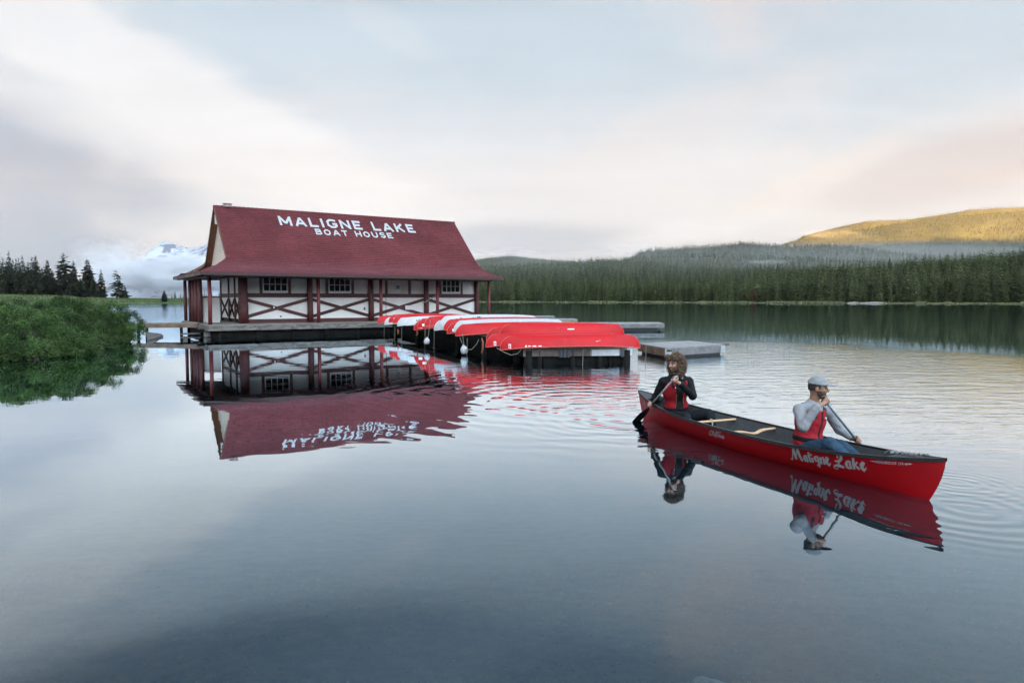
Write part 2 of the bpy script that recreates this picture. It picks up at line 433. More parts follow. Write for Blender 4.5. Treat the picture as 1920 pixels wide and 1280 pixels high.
def sunken_stone():
    c = atz(1334, 1256, -0.56)
    out = [(-.115, .03), (-.095, .075), (-.04, .085), (.02, .06), (.075, .035), (.125, .0), (.12, -.02), (.085, -.03), (.07, -.075), (.02, -.065), (-.04, -.03), (-.095, -.01)]
    z0 = bed_height(c.x, c.y) - 0.01; rows = []
    for k, (sc, dz) in enumerate([(1.06, 0.0), (1.02, .07), (.9, .10), (.55, .115), (.02, .12)]):
        rows.append([(c.x + px * 1.15 * sc, c.y + py * 1.5 * sc, z0 + dz + 0.008 * mnoise.noise((px * 20, py * 20, k))) for px, py in out + out[:1]])
    o = MB().grid(rows).build('stone', mat('sunken_stone', (0.42, 0.40, 0.37), 0.8, 0.25, 18, 0.004, 60), smooth=True)
    tag(o, 'pale flat stone lying under the shallow water near the bank', 'stone')
sunken_stone()

# ---------------------------------------------------------------- hills, far shores, peaks
def sstep(a, b, x):
    t = np.clip((x - a) / (b - a), 0, 1); return t * t * (3 - 2 * t)
def fnoise(x, y, seed=0.0, octv=4):
    """cheap smooth value noise, vectorised"""
    def vn(x, y, s):
        xi = np.floor(x).astype(np.int64); yi = np.floor(y).astype(np.int64); fx = x - xi; fy = y - yi
        fx = fx * fx * (3 - 2 * fx); fy = fy * fy * (3 - 2 * fy)
        def h(i, j):
            n = (i * 374761393 + j * 668265263 + int(s * 1013) * 974711) & 0x7fffffff
            n = ((n ^ (n >> 13)) * 1274126177) & 0x7fffffff
            return ((n ^ (n >> 16)) & 0xffff) / 65535.0
        return (h(xi, yi) * (1 - fx) + h(xi + 1, yi) * fx) * (1 - fy) + (h(xi, yi + 1) * (1 - fx) + h(xi + 1, yi + 1) * fx) * fy
    r = 0; a = 1; t = 0
    for o in range(octv):
        r = r + a * vn(x * 2 ** o, y * 2 ** o, seed + o * 7); t += a; a *= 0.5
    return r / t * 2 - 1

def zpx(ypx, D, tree):            # ground height whose trees of that height reach picture row ypx at depth D
    return CAM_H + (562 - ypx) / 1280.0 * D - tree
def shore_depth(px):              # the far shore of the lake on the right: depth of the waterline
    return np.interp(px, [820, 930, 1200, 1500, 1920, 2600], [720, 640, 540, 440, 355, 250])
# each ridge: picture column -> (row of its skyline, depth), with the height of its trees and the run of its front slope
RIDGES = [
    (dict(px=[700, 900, 1000, 1128, 1200, 1279, 1400, 1507, 1659, 1800, 1920, 2400], row=[500, 491, 486, 477, 481, 490, 494, 495, 492, 486, 477, 455], dep=[1300, 1300, 1300, 1300, 1300, 1250, 1100, 950, 760, 670, 610, 480]), 20, 0.50),
    (dict(px=[1020, 1100, 1180, 1250, 1330, 1400, 1500, 1580, 1660, 1760, 1860, 1920, 2400], row=[575, 492, 474, 470, 469, 471, 475, 478, 480, 478, 472, 466, 440], dep=[1700] * 13), 18, 0.20),
    (dict(px=[1060, 1150, 1203, 1240, 1270, 1330, 1385, 1430, 1480, 1568, 1640, 1735, 1800, 1860, 1920, 2400], row=[575, 492, 463, 459, 457, 454, 448, 451, 454, 452, 462, 474, 476, 470, 462, 430], dep=[2200] * 16), 18, 0.20),
    (dict(px=[1330, 1420, 1477, 1520, 1583, 1659, 1700, 1773, 1850, 1920, 2400], row=[575, 470, 449, 441, 432, 418, 412, 403, 398, 394, 360], dep=[3500] * 11), 15, 0.36),
    (dict(px=[1380, 1460, 1500, 1537, 1580, 1621, 1697, 1765, 1810, 1860, 1920, 2400], row=[575, 470, 440, 430, 420, 412, 409, 399, 391, 388, 386, 350], dep=[4700] * 12), 14, 0.2),
    (dict(px=[760, 880, 920, 960, 1000, 1060, 1120, 1200], row=[575, 486, 479, 476, 481, 486, 500, 575], dep=[3600] * 8), 12, 0.25),
]
def terrain_z(X, Y):
    X = np.asarray(X, float); Y = np.asarray(Y, float)
    px = 960 + 1280 * X / np.maximum(Y, 1.0)
    sd = shore_depth(px)
    into = Y - sd
    z = np.where(into < 0, np.maximum(into * 0.05, -3.0), 0.0)
    z = z + np.where(into >= 0, 0.35 * sstep(0, 3, into) + 6.0 * sstep(10, 300, into), 0)
    for r, tree, run in RIDGES:
        D = np.interp(px, r['px'], r['dep']); top = zpx(np.interp(px, r['px'], r['row']), D, tree)
        u = (Y - D * (1 - run)) / (D * run)
        f = np.where(u < 1, sstep(0, 1.0, u) * 0.45 + np.clip(u, 0, 1) * 0.55, 1.0 - 0.8 * sstep(1.0, 1.9, u))
        f = np.where(u < 0, 0, f)
        zz = np.maximum(top, 0) * f
        zz = zz * (1 + 0.10 * fnoise(X / 260.0, Y / 260.0, 3) * (1 - np.exp(-((u - 1) / 0.3) ** 2)))
        z = np.where(into > 0, np.maximum(z, zz * sstep(5, 170, into)), z)
    return z
def build_hills():
    pxs = np.concatenate([np.linspace(700, 2000, 262), np.linspace(2010, 2900, 40)])
    ds = np.concatenate([np.geomspace(240, 900, 90), np.geomspace(912, 6500, 130)])
    PX, DD = np.meshgrid(pxs, ds)
    X = (PX - 960) / 1280 * DD; Z = terrain_z(X, DD)
    V = np.stack([X, DD, Z], -1).reshape(-1, 3); n = len(pxs); m = len(ds)
    i, k = np.meshgrid(np.arange(m - 1), np.arange(n - 1), indexing='ij')
    F = np.stack([i * n + k, i * n + k + 1, (i + 1) * n + k + 1, (i + 1) * n + k], -1).reshape(-1, 4)
    me = np_mesh('hills', V, F, True)
    tag(link('hills', me, mat('forest_floor', (0.028, 0.034, 0.016), 0.95, 0.4, 0.02)), kind='structure')
build_hills()

def ridge_mesh(name, pts, depth, base, m, rough=0.12, seed=1, n=60):
    """a long hill or mountain: crest line pts (x, y, z), falling to both sides over 'depth' metres"""
    P = np.array(pts, float); s = np.linspace(0, 1, n); t0 = np.linspace(0, 1, len(P))
    C = np.stack([np.interp(s, t0, P[:, k]) for k in range(3)], 1)
    d = P[-1, :2] - P[0, :2]; d = d / np.linalg.norm(d); nrm = np.array([-d[1], d[0]])
    rows = []
    ws = np.linspace(-1, 1, 33)
    for w in ws:
        f = (1 - abs(w)) ** 1.15
        xy = C[:, :2] + nrm * (w * depth)
        z = base + (C[:, 2] - base) * f
        z = z + (C[:, 2] - base) * rough * fnoise(xy[:, 0] / depth * 5 + 31, xy[:, 1] / depth * 5 + 17, seed, 5) * (0.25 + 0.75 * (1 - f)) * (1 - abs(w) ** 6)
        rows.append(np.concatenate([xy, z[:, None]], 1))
    V = np.array(rows).reshape(-1, 3); mm = len(ws)
    i, k = np.meshgrid(np.arange(mm - 1), np.arange(n - 1), indexing='ij')
    F = np.stack([i * n + k, i * n + k + 1, (i + 1) * n + k + 1, (i + 1) * n + k], -1).reshape(-1, 4)
    return tag(link(name, np_mesh(name, V, F, True), m), kind='structure')
# low wooded hill far down the lake on the left
far_wood = mat('far_woods', (0.030, 0.042, 0.030), 0.95, 0.4, 0.01)
ridge_mesh('far_hill', [at(120, 552, 4800), at(215, 545, 4800), at(250, 549, 4800), at(290, 546, 4800), at(345, 541, 4800), at(400, 536, 4800), at(470, 534, 4800), at(620, 540, 4800), at(760, 550, 4800)], 900, -2, far_wood, 0.06, 4, 120)

def snow_mountain():
    m = bpy.data.materials.new('snowy_rock'); m.use_nodes = True; t = NT(m.node_tree); b = m.node_tree.nodes['Principled BSDF']
    co = t.node('ShaderNodeTexCoord').outputs['Object']
    n = t.noise(t.vmath('MULTIPLY', co, (1, 1, 0.5)), 0.017, 7, 0.65, 0.8)
    nrm = t.node('ShaderNodeNewGeometry').outputs['Normal']
    nz = t.sep(nrm)[2]
    s = t.smooth(t.math('ADD', n, t.math('MULTIPLY', t.math('SUBTRACT', nz, 0.6), 0.5)), 0.57, 0.63)
    t.put(b.inputs['Base Color'], t.mix(s, (0.13, 0.14, 0.17), (0.33, 0.36, 0.41))); b.inputs['Roughness'].default_value = 0.9
    D = 3600
    pts = [at(232, 545, D), at(272, 512, D), at(291, 466, D), at(302, 452, D), at(318, 454, D), at(338, 460, D), at(354, 465, D), at(372, 460, D), at(386, 456, D), at(410, 446, D), at(440, 458, D), at(520, 480, D), at(620, 500, D), at(760, 540, D)]
    ridge_mesh('snowy_mountain', pts, 580, -2, m, 0.20, 9, 160)
snow_mountain()

# unseen range added behind the camera to block the low sun from all but the highest hill
def shading_range():
    az = math.atan2(SUN_DIR.x, SUN_DIR.y); d = Vector((math.sin(az), math.cos(az), 0)); sd = Vector((d.y, -d.x, 0))
    c = d * 4000
    pts = []
    for s, h in [(-6200, 150), (-5400, 600), (-4600, 720), (-4000, 695), (-3400, 705), (-2900, 730), (-2200, 800), (-1400, 950), (-600, 1070), (0, 1080), (700, 980), (1500, 860), (2400, 760), (3200, 560), (4000, 120)]:
        p = c + sd * s; pts.append((p.x, p.y, h * RANGE_H))
    ridge_mesh('sun_block_range', pts, 1500, -3, mat('range_woods', (0.05, 0.06, 0.05), 0.95, 0.4, 0.004), 0.03, 5, 120)
RANGE_H = 0.98
shading_range()

# ---------------------------------------------------------------- spruces
BARK = mat('bark', (0.07, 0.055, 0.045), 0.9, 0.35, 8, 0.0)
NEEDLE = foliage('spruce_needles', (0.060, 0.080, 0.036), (0.118, 0.138, 0.056), 3.0, 0.55, 0.25, tone=0.45)
NEEDLE_GREY = foliage('spruce_needles_dark', (0.034, 0.043, 0.030), (0.056, 0.064, 0.040), 3.0, 0.25, 0.2, tone=0.45)

def spruce_crown(seed, levels=26, per=8, rmax=0.17, base=0.06, sparse=0.0, power=0.85, lean=0.0, sprays=3, jag=0.25):
    """crown of a spruce of unit height: whorls of drooping branches, each a few needle sprays"""
    r = random.Random(seed); mb = MB()
    for i in range(levels):
        f = (i + r.random() * 0.5) / levels
        hop = 0.9 / levels
        z = base + (1 - base) * f * 0.985
        Rr = rmax * ((1 - f) ** power) * (0.72 + 0.5 * r.random()) * min(1, 0.55 + f * 6) + 0.006
        n = max(3, int(per * (0.6 + 0.6 * (1 - f)))); a0 = r.random() * 6.28
        lx = lean * f * f
        for k in range(n):
            if r.random() < sparse: continue
            a = a0 + 6.283 * (k + r.random() * 0.7) / n
            L = Rr * (1 - jag + 2 * jag * r.random()); dr = L * (0.25 + 0.35 * r.random())
            ca, sa = math.cos(a), math.sin(a); lift = 0.10 * L if f > 0.6 else 0
            o = Vector((lx, 0, z + (r.random() - .5) * hop * 2)); w = L * (0.30 + 0.18 * r.random()) + 0.004
            d = Vector((ca, sa, 0)); q = Vector((-sa, ca, 0))
            mid = o + d * L * 0.55 + Vector((0, 0, lift - dr * 0.35)); tip = o + d * L + Vector((0, 0, lift - dr))
            mb._t = 0.25 + 0.5 * r.random()
            mb.add([o, mid + q * w - Vector((0, 0, w * .4)), tip, mid - q * w - Vector((0, 0, w * .4))], [(0, 1, 2), (0, 2, 3)])
            for s in range(sprays - 1):
                g = 0.35 + 0.6 * r.random(); p = o + (tip - o) * g; sd = q * (w * (r.random() * 2 - 1) * 1.5)
                hh = (0.012 + 0.022 * r.random()) * (1.2 - f)
                mb._t = r.random()
                mb.add([p - d * w * .5, p + sd + Vector((0, 0, hh * .4)), p + d * w * 0.9 - Vector((0, 0, hh * .4)), p + sd * 0.4 - Vector((0, 0, hh * 1.5))], [(0, 1, 2), (0, 2, 3)])
    mb._t = 0.5
    for k in range(3):
        a = k * 2.1; mb.add([(lean + 0.006 * math.cos(a), 0.006 * math.sin(a), 0.955), (lean + 0.006 * math.cos(a + 2.1), 0.006 * math.sin(a + 2.1), 0.955), (lean, 0, 1.0)], [(0, 1, 2)])
    return mb
def spruce_trunk(lean=0.0, r0=0.011):
    mb = MB(); pts = [(lean * f * f, 0, f) for f in (-0.02, 0.15, 0.4, 0.7, 0.96)]
    return mb.tube(pts, [r0 * 1.25, r0, r0 * .75, r0 * .42, 0.0015], 6)
def spruce_meshes(kind, needle, **kw):
    c = spruce_crown(**kw).mesh('spruce_crown_' + kind, tone=True); c.materials.append(needle)
    t = spruce_trunk(kw.get('lean', 0.0)).mesh('spruce_trunk_' + kind, True); t.materials.append(BARK)
    return c, t
NEAR = [spruce_meshes('near%d' % i, NEEDLE_GREY, seed=40 + i, **k) for i, k in enumerate([
    dict(levels=34, per=11, rmax=0.21, base=0.02, power=0.75, sprays=5, jag=0.3), dict(levels=34, per=9, rmax=0.26, base=0.02, power=0.70, sparse=0.2, sprays=5, jag=0.45),
    dict(levels=36, per=8, rmax=0.13, base=0.03, power=0.8, sprays=4), dict(levels=30, per=7, rmax=0.17, base=0.10, power=0.45, sparse=0.34, sprays=4, lean=0.10, jag=0.5),
    dict(levels=32, per=12, rmax=0.30, base=0.0, power=0.62, sprays=5, jag=0.3)])]
FARM = [spruce_meshes('far%d' % i, NEEDLE, seed=80 + i, **k) for i, k in enumerate([
    dict(levels=20, per=8, rmax=0.135, base=0.10, sprays=3), dict(levels=20, per=7, rmax=0.115, base=0.16, sprays=3, power=0.7), dict(levels=18, per=8, rmax=0.15, base=0.06, sprays=3),
    dict(levels=20, per=6, rmax=0.105, base=0.22, sprays=3, sparse=0.1, power=0.6), dict(levels=18, per=8, rmax=0.17, base=0.05, sprays=3, power=0.65)])]
TINY = [spruce_meshes('tiny%d' % i, NEEDLE, seed=120 + i, levels=9, per=6, rmax=0.14 + 0.02 * i, base=0.08, sprays=2, jag=0.3) for i in range(3)]

def spruce(name, loc, h, meshes, wide=1.0, rz=0.0, label=None, group=None):
    t = empty(name, loc, rz); t.scale = (h * wide, h * wide, h)
    c, tr = meshes
    link('crown', c, None, t); link('trunk', tr, None, t)
    tag(t, label, 'tree', group); return t

# ---- left shore: a low meadow with spruces
def meadow_z(x, y):
    px = 960 + 1280 * x / y
    sd = np.interp(px, [-700, 0, 200, 350, 420, 470], [330, 380, 420, 470, 520, 640])
    top = np.interp(px, [-700, 0, 120, 200, 330, 420], [6.0, 5.2, 4.4, 3.0, 2.4, 1.2])
    u = y - sd
    return np.where(u < 0, np.maximum(u * .05, -2), 0.25 * sstep(0, 2, u) + top * sstep(4, 70, u))
def build_meadow():
    pxs = np.linspace(-900, 475, 120); ds = np.concatenate([np.linspace(320, 560, 60), np.linspace(570, 1100, 20)])
    PX, DD = np.meshgrid(pxs, ds); X = (PX - 960) / 1280 * DD
    Z = meadow_z(X, DD); V = np.stack([X, DD, Z], -1).reshape(-1, 3); n = len(pxs); m = len(ds)
    i, k = np.meshgrid(np.arange(m - 1), np.arange(n - 1), indexing='ij')
    F = np.stack([i * n + k, i * n + k + 1, (i + 1) * n + k + 1, (i + 1) * n + k], -1).reshape(-1, 4)
    tag(link('meadow_ground', np_mesh('meadow_ground', V, F, True), mat('meadow_soil', (0.055, 0.085, 0.035), 0.95, 0.4, 0.15)), kind='structure')
    # tussocks and low willow scrub over the meadow: uncountable
    N = 26000; px = NPR.uniform(-40, 440, N); d = NPR.uniform(380, 600, N); x = (px - 960) / 1280 * d
    z = meadow_z(x, d); ok = z > 0.2; x, d, z = x[ok], d[ok], z[ok]; N = len(x)
    s = NPR.uniform(0.25, 0.7, N) * (1 + 0.5 * fnoise(x / 8, d / 8, 2)); a = NPR.uniform(0, 6.28, N)
    P = np.stack([x, d, z], 1); ca = np.stack([np.cos(a), np.sin(a), 0 * a], 1) * s[:, None]; up = np.stack([0 * a, 0 * a, 1 + 0 * a], 1) * s[:, None]
    jit = NPR.normal(0, .25, (N, 3)) * s[:, None]
    V = np.stack([P - ca, P - ca * .7 + up * .7 + jit, P + up * 1.0 + jit * .5, P + ca * .8 + up * .6 - jit, P + ca], 1).reshape(-1, 3)
    i = np.arange(N) * 5
    T = np.concatenate([np.stack([i, i + 1, i + 2], 1), np.stack([i, i + 2, i + 4], 1), np.stack([i + 2, i + 3, i + 4], 1)])
    me = np_mesh('meadow_grass', V, T); tn = np.concatenate([NPR.uniform(0, 1, N)] * 3).astype(np.float32)
    at_ = me.attributes.new('tone', 'FLOAT', 'FACE'); at_.data.foreach_set('value', tn[:len(me.polygons)])
    tag(link('meadow_grass', me, foliage('meadow_tufts', (0.060, 0.100, 0.036), (0.10, 0.13, 0.05), 0.05, 0.0, 0.3, tone=0.4)), 'soft green meadow scrub and grass on the low left shore', 'meadow grass', kind='stuff')
build_meadow()

LEFT_TREES = [   # column, row of the top, depth, mesh, width, label
    (2, 483, 560, 2, 1.2, 'dark spruce cut by the left edge of the photo'), (8, 480, 580, 2, 1.1, 'slim dark spruce second from the left edge, behind the wide one'),
    (15, 487, 545, 0, 0.9, 'dark spruce between the slim edge one and the tallest pointed one'), (20, 468, 570, 2, 1.0, 'tallest thin pointed spruce near the left edge of the meadow wood'),
    (27, 485, 555, 2, 1.2, 'dark spruce just right of the tall thin pointed one'), (33, 482, 575, 2, 0.9, 'thinnest needle-topped spruce of the left wood'),
    (38, 481, 570, 2, 0.9, 'thin spruce left of the twin pointed tops in the left wood'), (45, 477, 560, 2, 1.2, 'slim pointed spruce standing free above its neighbours in the left wood'),
    (19, 497, 480, 4, 0.8, 'wide bushy dark spruce in front of the left wood near the edge'), (55, 489, 540, 0, 0.9, 'middle-height spruce before the pair of pointed tops'),
    (63, 480, 545, 2, 1.3, 'left one of two pointed spruces side by side in the left wood'), (70, 477, 530, 0, 0.8, 'right and taller one of two pointed spruces side by side in the left wood'),
    (52, 506, 475, 4, 0.9, 'broad low spruce with feathery branches in front of the pointed pair'), (91, 485, 520, 0, 1.0, 'ragged spruce left of the widest open-branched one'),
    (81, 500, 500, 0, 1.1, 'dense low spruce filling the wood left of the open-branched one'), (122, 472, 510, 1, 1.05, 'big open-branched spruce with gaps, widest top of the left wood'),
    (140, 487, 500, 0, 0.85, 'spruce tucked behind between the open-branched and the dense round one'), (166, 484, 500, 0, 1.25, 'dense full round-shouldered spruce near the right end of the left wood'),
    (113, 536, 470, 4, 0.9, 'small bushy young spruce at the foot of the open-branched one'), (152, 520, 470, 4, 1.0, 'low bushy spruce at the foot of the dense round one'),
    (191, 503, 490, 2, 1.3, 'narrow spruce with drooping tiers standing last in the left wood'), (224, 504, 500, 3, 1.15, 'lone leaning sparse spruce standing apart on the meadow'),
    (235, 533, 495, 2, 1.4, 'small spruce at the foot of the lone leaning sparse one'), (308, 543, 470, 4, 0.85, 'small lone cone-shaped spruce on the spit beside the boathouse'),
    (37, 515, 490, 4, 0.8, 'low bushy spruce low in the left wood between two broad ones'), (100, 505, 505, 0, 1.1, 'dense spruce in front of the ragged one in the left wood'),
    (176, 515, 485, 0, 1.0, 'low dense spruce right of the round-shouldered one')]
for i, (px, row, D, k, w, lab) in enumerate(LEFT_TREES):
    b = at(px, 560, D); z = float(meadow_z(np.array(b.x), np.array(D)))
    h = at(px, row, D).z - z
    spruce('spruce', (b.x, D, z - 0.1), h, NEAR[k], w, i * 1.7, lab, 'spruces on the left meadow shore')
# a point of far spruces down the lake, seen past and through the porch posts
r = random.Random(5)
tag(MB().grid([[(at(px, 560, 900).x, 900 + dy, zz) for px in (318, 335, 360, 390, 420, 450, 470)] for dy, zz in ((-16, -0.3), (-8, .5), (60, 1.2), (200, .8))]).build('far_point', mat('meadow_soil', (1, 1, 1))), kind='structure')
for i in range(34):
    px = 322 + i * 4.2 + r.uniform(-1.5, 1.5); D = r.uniform(905, 990)
    h = r.uniform(9, 17) * (0.75 + 0.35 * min(1, i / 10)); b = at(px, 560, D)
    spruce('spruce', (b.x, D, 0.6), h, FARM[i % 4], 1.0, i, 'small bluish spruce in the far grove seen past and through the porch posts', 'spruces of the far grove down the lake')

# ---- right shore: the forest that climbs the hills
def forest():
    P = []; 
    def strip(n, d0, d1, px0, px1, hm, hs, dmin):
        px = NPR.uniform(px0, px1, n); d = d0 + (d1 - d0) * NPR.uniform(0, 1, n)
        x = (px - 960) / 1280 * d; return px, d, x
    def scatter(d0, d1, spacing, px0=840, px1=2500):
        """poisson-like: jittered grid in the ground plane"""
        xs0 = (px0 - 960) / 1280 * d1 if px0 < 960 else (px0 - 960) / 1280 * d0; xs1 = (px1 - 960) / 1280 * d1
        gx = np.arange(xs0, xs1, spacing); gy = np.arange(d0, d1, spacing)
        X, Y = np.meshgrid(gx, gy); X = X.ravel() + NPR.uniform(-.5, .5, X.size) * spacing; Y = Y.ravel() + NPR.uniform(-.5, .5, Y.size) * spacing
        px = 960 + 1280 * X / Y; ok = (px > px0) & (px < px1); return X[ok], Y[ok]
    out = []
    for d0, d1, sp in ((240, 700, 4.6), (700, 1320, 6.2), (1320, 2300, 8.0), (2300, 5000, 13.0)):
        X, Y = scatter(d0, d1, sp); px = 960 + 1280 * X / Y
        into = Y - shore_depth(px); Z = terrain_z(X, Y)
        dens = 0.70 + 0.45 * fnoise(X / 40, Y / 40, 8)
        edge = 9 + 7 * fnoise(px / 30, 0 * px, 4)
        ok = (into > edge) & (NPR.uniform(0, 1, len(X)) < dens)
        X, Y, Z, px, into = X[ok], Y[ok], Z[ok], px[ok], into[ok]
        base = np.interp(px, [900, 1300, 1500, 1920], [17, 17, 18, 20.5]) if d0 < 700 else np.full(len(X), 17.0 if d0 < 2300 else 15.0)
        H = base * np.clip(NPR.normal(0.84, 0.26, len(X)), 0.3, 1.4) * (0.55 + 0.45 * sstep(0, 30, into))
        out.append(np.stack([X, Y, Z, H], 1))
    A = np.concatenate(out)
    # drop what the skyline in front fully hides, and choose the largest in view as single trees
    px = 960 + 1280 * A[:, 0] / A[:, 1]; row_top = 562 - 1280 * (A[:, 2] + A[:, 3] - CAM_H) / A[:, 1]
    order = np.argsort(A[:, 1]); sky = np.full(1740, 600.0); keep = np.zeros(len(A), bool); single = []
    for i in order:
        c = int(px[i] - 820)
        if c < 1 or c > 1738: continue
        wpx = max(1, int(0.10 * A[i, 3] * 1280 / A[i, 1]))
        lo, hi = max(0, c - wpx), min(1739, c + wpx + 1)
        vis = sky[lo:hi].max() - row_top[i]
        hpx = A[i, 3] * 1280 / A[i, 1]
        if row_top[i] < sky[lo:hi].max() + 6: keep[i] = True
        if len(single) < 238 and vis > hpx * 0.33 and 905 < px[i] < 1925: single.append(i)
        # a spruce is a cone: its skyline is high only near its axis
        for q in range(lo, hi):
            hq = row_top[i] + hpx * 0.8 * abs(q - c) / (wpx + 1)
            if hq < sky[q]: sky[q] = hq
    sset = set(single)
    rest = np.array([i for i in range(len(A)) if keep[i] and i not in sset])
    return A, single, rest
FOREST, SINGLE, REST = forest()
print('forest', len(FOREST), 'single', len(SINGLE), 'rest', len(REST))
RUST = foliage('rusty_needles', (0.10, 0.045, 0.022), (0.15, 0.07, 0.035), 3.0, 0.1, 0.2, tone=0.4)
DEAD = spruce_meshes('rusty', RUST, seed=301, levels=18, per=6, rmax=0.12, base=0.10, sprays=2, sparse=0.15)
HIGH = spruce_meshes('high_crowned', NEEDLE, seed=302, levels=14, per=8, rmax=0.17, base=0.40, sprays=3, power=0.6)
PICK = {}
for px, ms, lab, wd in ((1363, DEAD, 'rusty brown dying spruce among the green ones on the far shore', 1.0), (1400, HIGH, 'spruce with a bare lower trunk standing at the far waterline, middle of the shore', 1.0), (1738, HIGH, 'high-crowned spruce with a bare trunk at the far waterline towards the right', 1.2)):
    k = min((i for i in SINGLE if i not in PICK), key=lambda i: abs(960 + 1280 * FOREST[i][0] / FOREST[i][1] - px) + 0.05 * (FOREST[i][1] - shore_depth(px)))
    PICK[k] = (ms, lab, wd)
r = random.Random(9)
for n, i in enumerate(SINGLE):
    X, Y, Z, H = FOREST[i]
    ms, lab, wd = PICK.get(i, (FARM[r.choice((0, 0, 1, 1, 2, 3, 4))], 'dark green spruce in the dense front row along the far right-hand shore', r.uniform(0.85, 1.2)))
    spruce('spruce', (X, Y, Z - 0.2), max(H, 17) if i in PICK else H, ms, wd, r.uniform(0, 6.28), lab, 'spruces along the far shore')

def instancer(name, P4, meshes, needle_scale=1.0):
    """one object that scatters trees over its points with geometry nodes"""
    me = bpy.data.meshes.new(name); me.vertices.add(len(P4)); me.vertices.foreach_set('co', np.asarray(P4[:, :3], np.float32).ravel())
    a = me.attributes.new('size', 'FLOAT', 'POINT'); a.data.foreach_set('value', P4[:, 3].astype(np.float32)); me.update()
    o = link(name, me)
    src = bpy.data.collections.new(name + '_kinds')
    for k, (c, tr) in enumerate(meshes):
        q = bpy.data.objects.new(name + '_kind', c); src.objects.link(q)
    ng = bpy.data.node_groups.new(name, 'GeometryNodeTree')
    ng.interface.new_socket('Geometry', in_out='INPUT', socket_type='NodeSocketGeometry'); ng.interface.new_socket('Geometry', in_out='OUTPUT', socket_type='NodeSocketGeometry')
    N, L = ng.nodes, ng.links
    gi = N.new('NodeGroupInput'); go = N.new('NodeGroupOutput'); ip = N.new('GeometryNodeInstanceOnPoints'); ci = N.new('GeometryNodeCollectionInfo')
    ci.inputs['Collection'].default_value = src; ci.inputs['Separate Children'].default_value = True; ci.inputs['Reset Children'].default_value = True
    m2p = N.new('GeometryNodeMeshToPoints')
    L.new(gi.outputs[0], m2p.inputs[0]); L.new(m2p.outputs[0], ip.inputs['Points']); L.new(ci.outputs[0], ip.inputs['Instance']); ip.inputs['Pick Instance'].default_value = True
    rv = N.new('FunctionNodeRandomValue'); rv.data_type = 'INT'; rv.inputs[4].default_value = 0; rv.inputs[5].default_value = len(meshes) - 1
    L.new(rv.outputs[2], ip.inputs['Instance Index'])
    rr = N.new('FunctionNodeRandomValue'); rr.data_type = 'FLOAT'; rr.inputs[2].default_value = 0; rr.inputs[3].default_value = 6.28
    cx = N.new('ShaderNodeCombineXYZ'); L.new(rr.outputs[1], cx.inputs[2]); L.new(cx.outputs[0], ip.inputs['Rotation'])
    na = N.new('GeometryNodeInputNamedAttribute'); na.data_type = 'FLOAT'; na.inputs[0].default_value = 'size'
    L.new(na.outputs[0], ip.inputs['Scale']); L.new(ip.outputs[0], go.inputs[0])
    md = o.modifiers.new('scatter', 'NODES'); md.node_group = ng
    return o
nearF = REST[FOREST[REST, 1] < 1000]; farF = REST[FOREST[REST, 1] >= 1000]
tag(instancer('forest', FOREST[nearF], FARM), 'dense spruce forest behind the front row on the far shore', 'forest', kind='stuff')
tag(instancer('hill_forest', FOREST[farF], TINY), 'spruce forest covering the hills beyond the lake', 'forest', kind='stuff')

# pale grass and driftwood along the far waterline
def far_bank():
    N = 12000; px = NPR.uniform(860, 2400, N); d = shore_depth(px) + NPR.uniform(0.5, 14, N); x = (px - 960) / 1280 * d
    z = terrain_z(x, d); s = NPR.uniform(0.3, 0.9, N) * (0.6 + 0.8 * (fnoise(px / 25, px * 0, 6) > 0)); a = NPR.uniform(0, 6.28, N)
    P = np.stack([x, d, z], 1); ca = np.stack([np.cos(a), np.sin(a), 0 * a], 1) * s[:, None] * 1.2; up = np.stack([0 * a, 0 * a, 1 + 0 * a], 1) * s[:, None]
    V = np.stack([P - ca, P - ca * .4 + up * .9, P + ca * .3 + up * .7, P + ca], 1).reshape(-1, 3); i = np.arange(N) * 4
    T = np.concatenate([np.stack([i, i + 1, i + 2], 1), np.stack([i, i + 2, i + 3], 1)])
    me = np_mesh('bank_grass', V, T); tn = np.concatenate([NPR.uniform(0, 1, N)] * 2).astype(np.float32)
    a_ = me.attributes.new('tone', 'FLOAT', 'FACE'); a_.data.foreach_set('value', tn[:len(me.polygons)])
    tag(link('bank_grass', me, foliage('bank_grass', (0.11, 0.14, 0.06), (0.19, 0.18, 0.09), 0.02, 0, 0.3, tone=0.4)), 'pale grass and reeds along the far waterline', 'grass', kind='stuff')
far_bank()
for i, (px, w, lab) in enumerate([(1640, 9, 'grey driftwood log lying longest on the far waterline'), (1601, 4, 'short grey driftwood log left of the long one on the far waterline')]):
    D = float(shore_depth(px)) - 0.5; c = at(px, 568, D)
    tag(MB().tube([(c.x - w, D, .25), (c.x, D + .6, .45), (c.x + w, D + 1.2, .3)], [.35, .45, .25], 8).build('driftwood_log', mat('driftwood', (0.32, 0.30, 0.27), 0.9, 0.2, 2), smooth=True), lab, 'log', 'driftwood logs on the far shore')

